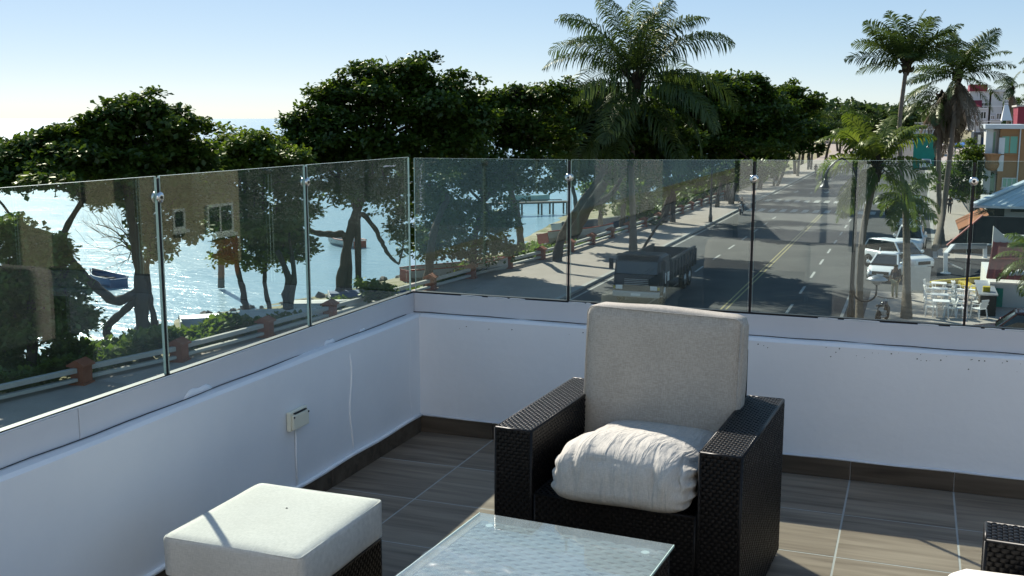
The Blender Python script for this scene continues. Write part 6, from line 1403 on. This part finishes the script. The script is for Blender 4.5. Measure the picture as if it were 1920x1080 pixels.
# white canvas gable on the house roof
a = pY(1878, 226, 138); b = pY(1898, 226, 138); c_ = pY(1888, 196, 138); t = thing('canvas_tent', 'pointed white canvas cover on the rooftop beside the red and white house', 'canopy', (a[0], 138, a[2] - 1.6))
part('canvas', MB().loft([[(a[0], 138, a[2]), (b[0], 138, b[2]), (b[0], 140, b[2]), (a[0], 140, a[2])], [(c_[0] - .2, 138.9, c_[2]), (c_[0] + .2, 138.9, c_[2]), (c_[0] + .2, 139.1, c_[2]), (c_[0] - .2, 139.1, c_[2])]]), 'wplastic', t, world=True)
for px_ in (a, b): part('pole', MB().tube([(px_[0], 139, px_[2] - 1.6), (px_[0], 139, px_[2])], .05, 6), 'metalgrey', t, world=True)
t2 = thing('rooftop_house', 'flat roofed grey house carrying the pointed canvas cover', 'building', (a[0] + 1, 141, .1)); part('wall', MB().box(a[0] - 2.5, 137.5, -.1, a[0] + 9, 146, a[2] - 1.85), 'greywall', t2, world=True); part('roof_slab', MB().box(a[0] - 2.8, 137.2, a[2] - 1.84, a[0] + 9, 146, a[2] - 1.605), 'roof_pale', t2, world=True)
# green kiosk, tarpaulin stall, grey sheds further up
Yk = 205.0; a = pY(1712, 290, Yk); b = pY(1768, 251, Yk); t = thing('kiosk', 'green painted kiosk with a pale flat roof beyond the palms', 'kiosk', ((a[0] + b[0]) / 2, Yk + 2, .06))
part('wall', MB().box(a[0], Yk, 0, b[0], Yk + 4, b[2]), 'teal', t, world=True); part('roof', MB().box(a[0] - .3, Yk - .6, b[2] + .003, b[0] + .3, Yk + 4.4, pY(0, 237, Yk)[2]), 'boat_white', t, world=True)
b2 = pY(1745, 258, Yk - .05); part('door', MB().box(b2[0] + .8, Yk - .06, .1, b2[0] + 1.8, Yk - .003, 2.2), 'dark_plastic', t, world=True)
Yt = 128.; a = pY(1791, 278, Yt); b = pY(1810, 268, Yt); t = thing('tarpaulin_stall', 'street stall under a blue tarpaulin on thin poles', 'stall', (a[0] + .6, Yt + 1, .1))
part('tarpaulin', MB().loft([[(a[0], Yt, a[2]), (b[0], Yt, a[2] + .1), (b[0], Yt + 2, b[2]), (a[0], Yt + 2, b[2] - .1)], [(a[0], Yt, a[2] + .05), (b[0], Yt, a[2] + .15), (b[0], Yt + 2, b[2] + .05), (a[0], Yt + 2, b[2] - .05)]]), 'tarp', t, world=True)
for x_ in (a[0] + .05, b[0] - .05):
    for y_ in (Yt + .05, Yt + 1.95): part('pole', MB().tube([(x_, y_, .1), (x_, y_, a[2] + .02)], .04, 6), 'metalgrey', t, world=True)
part('counter', MB().box(a[0] + .1, Yt + .3, .1, b[0] - .1, Yt + .9, 1.0), 'wplastic', t, world=True)
Yg = 112.; a = pY(1823, 300, Yg); b = pY(1846, 248, Yg); t = thing('shed', 'dark shed front with hanging cloth left of the ochre house', 'building', ((a[0] + b[0]) / 2, Yg + 3, .1)); part('wall', MB().box(a[0], Yg, -.1, b[0] + .5, Yg + 6, b[2]), 'navy_paint', t, world=True)
for k in range(3): part('hanging_cloth', MB().box(a[0] + .35 + .36 * k, Yg - .10, a[2] + .8, a[0] + .62 + .36 * k, Yg - .02, a[2] + 2.4 - .3 * (k % 2)), ('wplastic', 'boat_blue', 'boat_white')[k], t, world=True)
# white far houses at the street's end, right
for (x0, y0, x1, y1, D_, m_, lab) in ((1716, 247, 1730, 232, 290, 'navy_paint', 'dark far building behind the slim palm trunk'), (1728, 250, 1764, 236, 280, 'greywall', 'pale far building above the green kiosk')):
    a = pY(x0, y0, D_); b = pY(x1, y1, D_); t = thing('far_house', lab, 'building', ((a[0] + b[0]) / 2, D_ + 4, .1)); part('wall', MB().box(a[0], D_, -.1, b[0], D_ + 8, b[2]), m_, t, world=True)
    part('roof', MB().box(a[0] - .3, D_ - .3, b[2] + .003, b[0] + .3, D_ + 8.3, b[2] + .3), 'concrete', t, world=True); window(t, a[0] + .6, 2.0, a[0] + 1.8, 3.4, D_, 'wplastic', 'window_dark', 1)

# ---- neighbours that the glass reflects: the stained apartment block on the landward side, and the roof room behind
ap = thing('apartment_block', 'stained tan apartment block next door, mirrored in the left glass panels', 'building', (16, 22, .1))
AX = 12.0
part('wall', MB().box(AX, 18.15, 5.25, AX + 8, 23.95, 10.5), 'tan', ap, world=True)
part('column', MB().box(AX - .35, 19.55, -.1, AX - .003, 20.75, 10.4), 'tan', ap, world=True)
part('column', MB().box(AX - .35, 16.15, -.1, AX + .6, 16.95, 7.2), 'tan', ap, world=True)
part('wall', MB().box(AX + 2.5, 16, -.1, AX + 8, 27, 5.24), 'dark_roof_and_shade', ap, world=True)  # set-back lower storey, shop-front shade put into its dark colour
part('terracotta_panel', MB().box(AX - .06, 22.65, 4.9, AX - .003, 23.75, 6.0), 'terracotta', ap, world=True)
window(ap, 21.15, 6.32, 21.62, 6.83, AX, 'wplastic', 'window_dark', 0, axis='x', dep=.06)
window(ap, 22.50, 6.05, 23.60, 6.83, AX, 'wplastic', 'window_dark', 1, axis='x', dep=.06)
part('downpipe', MB().tube([(AX - .08, 18.2, 5.3), (AX - .08, 18.2, 10.4)], .05, 6), 'dark_plastic', ap, world=True)
part('wall', MB().box(AX + .5, 24.0, -.1, AX + 8, 43, 9.0), 'dark_roof_and_shade', ap, world=True)  # added unseen wall, darkens what the narrow corner pane mirrors
rr_ = thing('roof_room', 'rendered room at the back of the terrace, made tall and white to bounce sun, with a dark awning and posts', 'building', (2.2, -6, FZ))
part('wall', MB().box(-2.2, -8.6, FZ - .05, -.6, -4.6, FZ + 6.4), 'bounce_facade', rr_, world=True); part('wall', MB().box(2.2, -8.6, FZ - .05, 6.2, -4.6, FZ + 6.4), 'bounce_facade', rr_, world=True)  # unseen walls raised and whitened to bounce sun onto the shaded parapets
part('lintel', MB().box(-.597, -8.6, FZ + 2.2, 2.197, -4.6, FZ + 6.4), 'bounce_facade', rr_, world=True); part('door_glass', MB().box(-.59, -5.0, FZ, 2.19, -4.95, FZ + 2.19), 'window_dark', rr_, world=True)
part('awning', MB().box(-2.2, -4.58, FZ + 2.62, 6.2, -3.6, FZ + 2.72), 'dark_roof_and_shade', rr_, world=True)
for x in (-2.1, -.7, .9, 2.5, 4.2, 6.1): part('post', MB().tube([(x, -3.7, FZ), (x, -3.7, FZ + 2.62)], .03, 8), 'lampmetal', rr_, world=True)
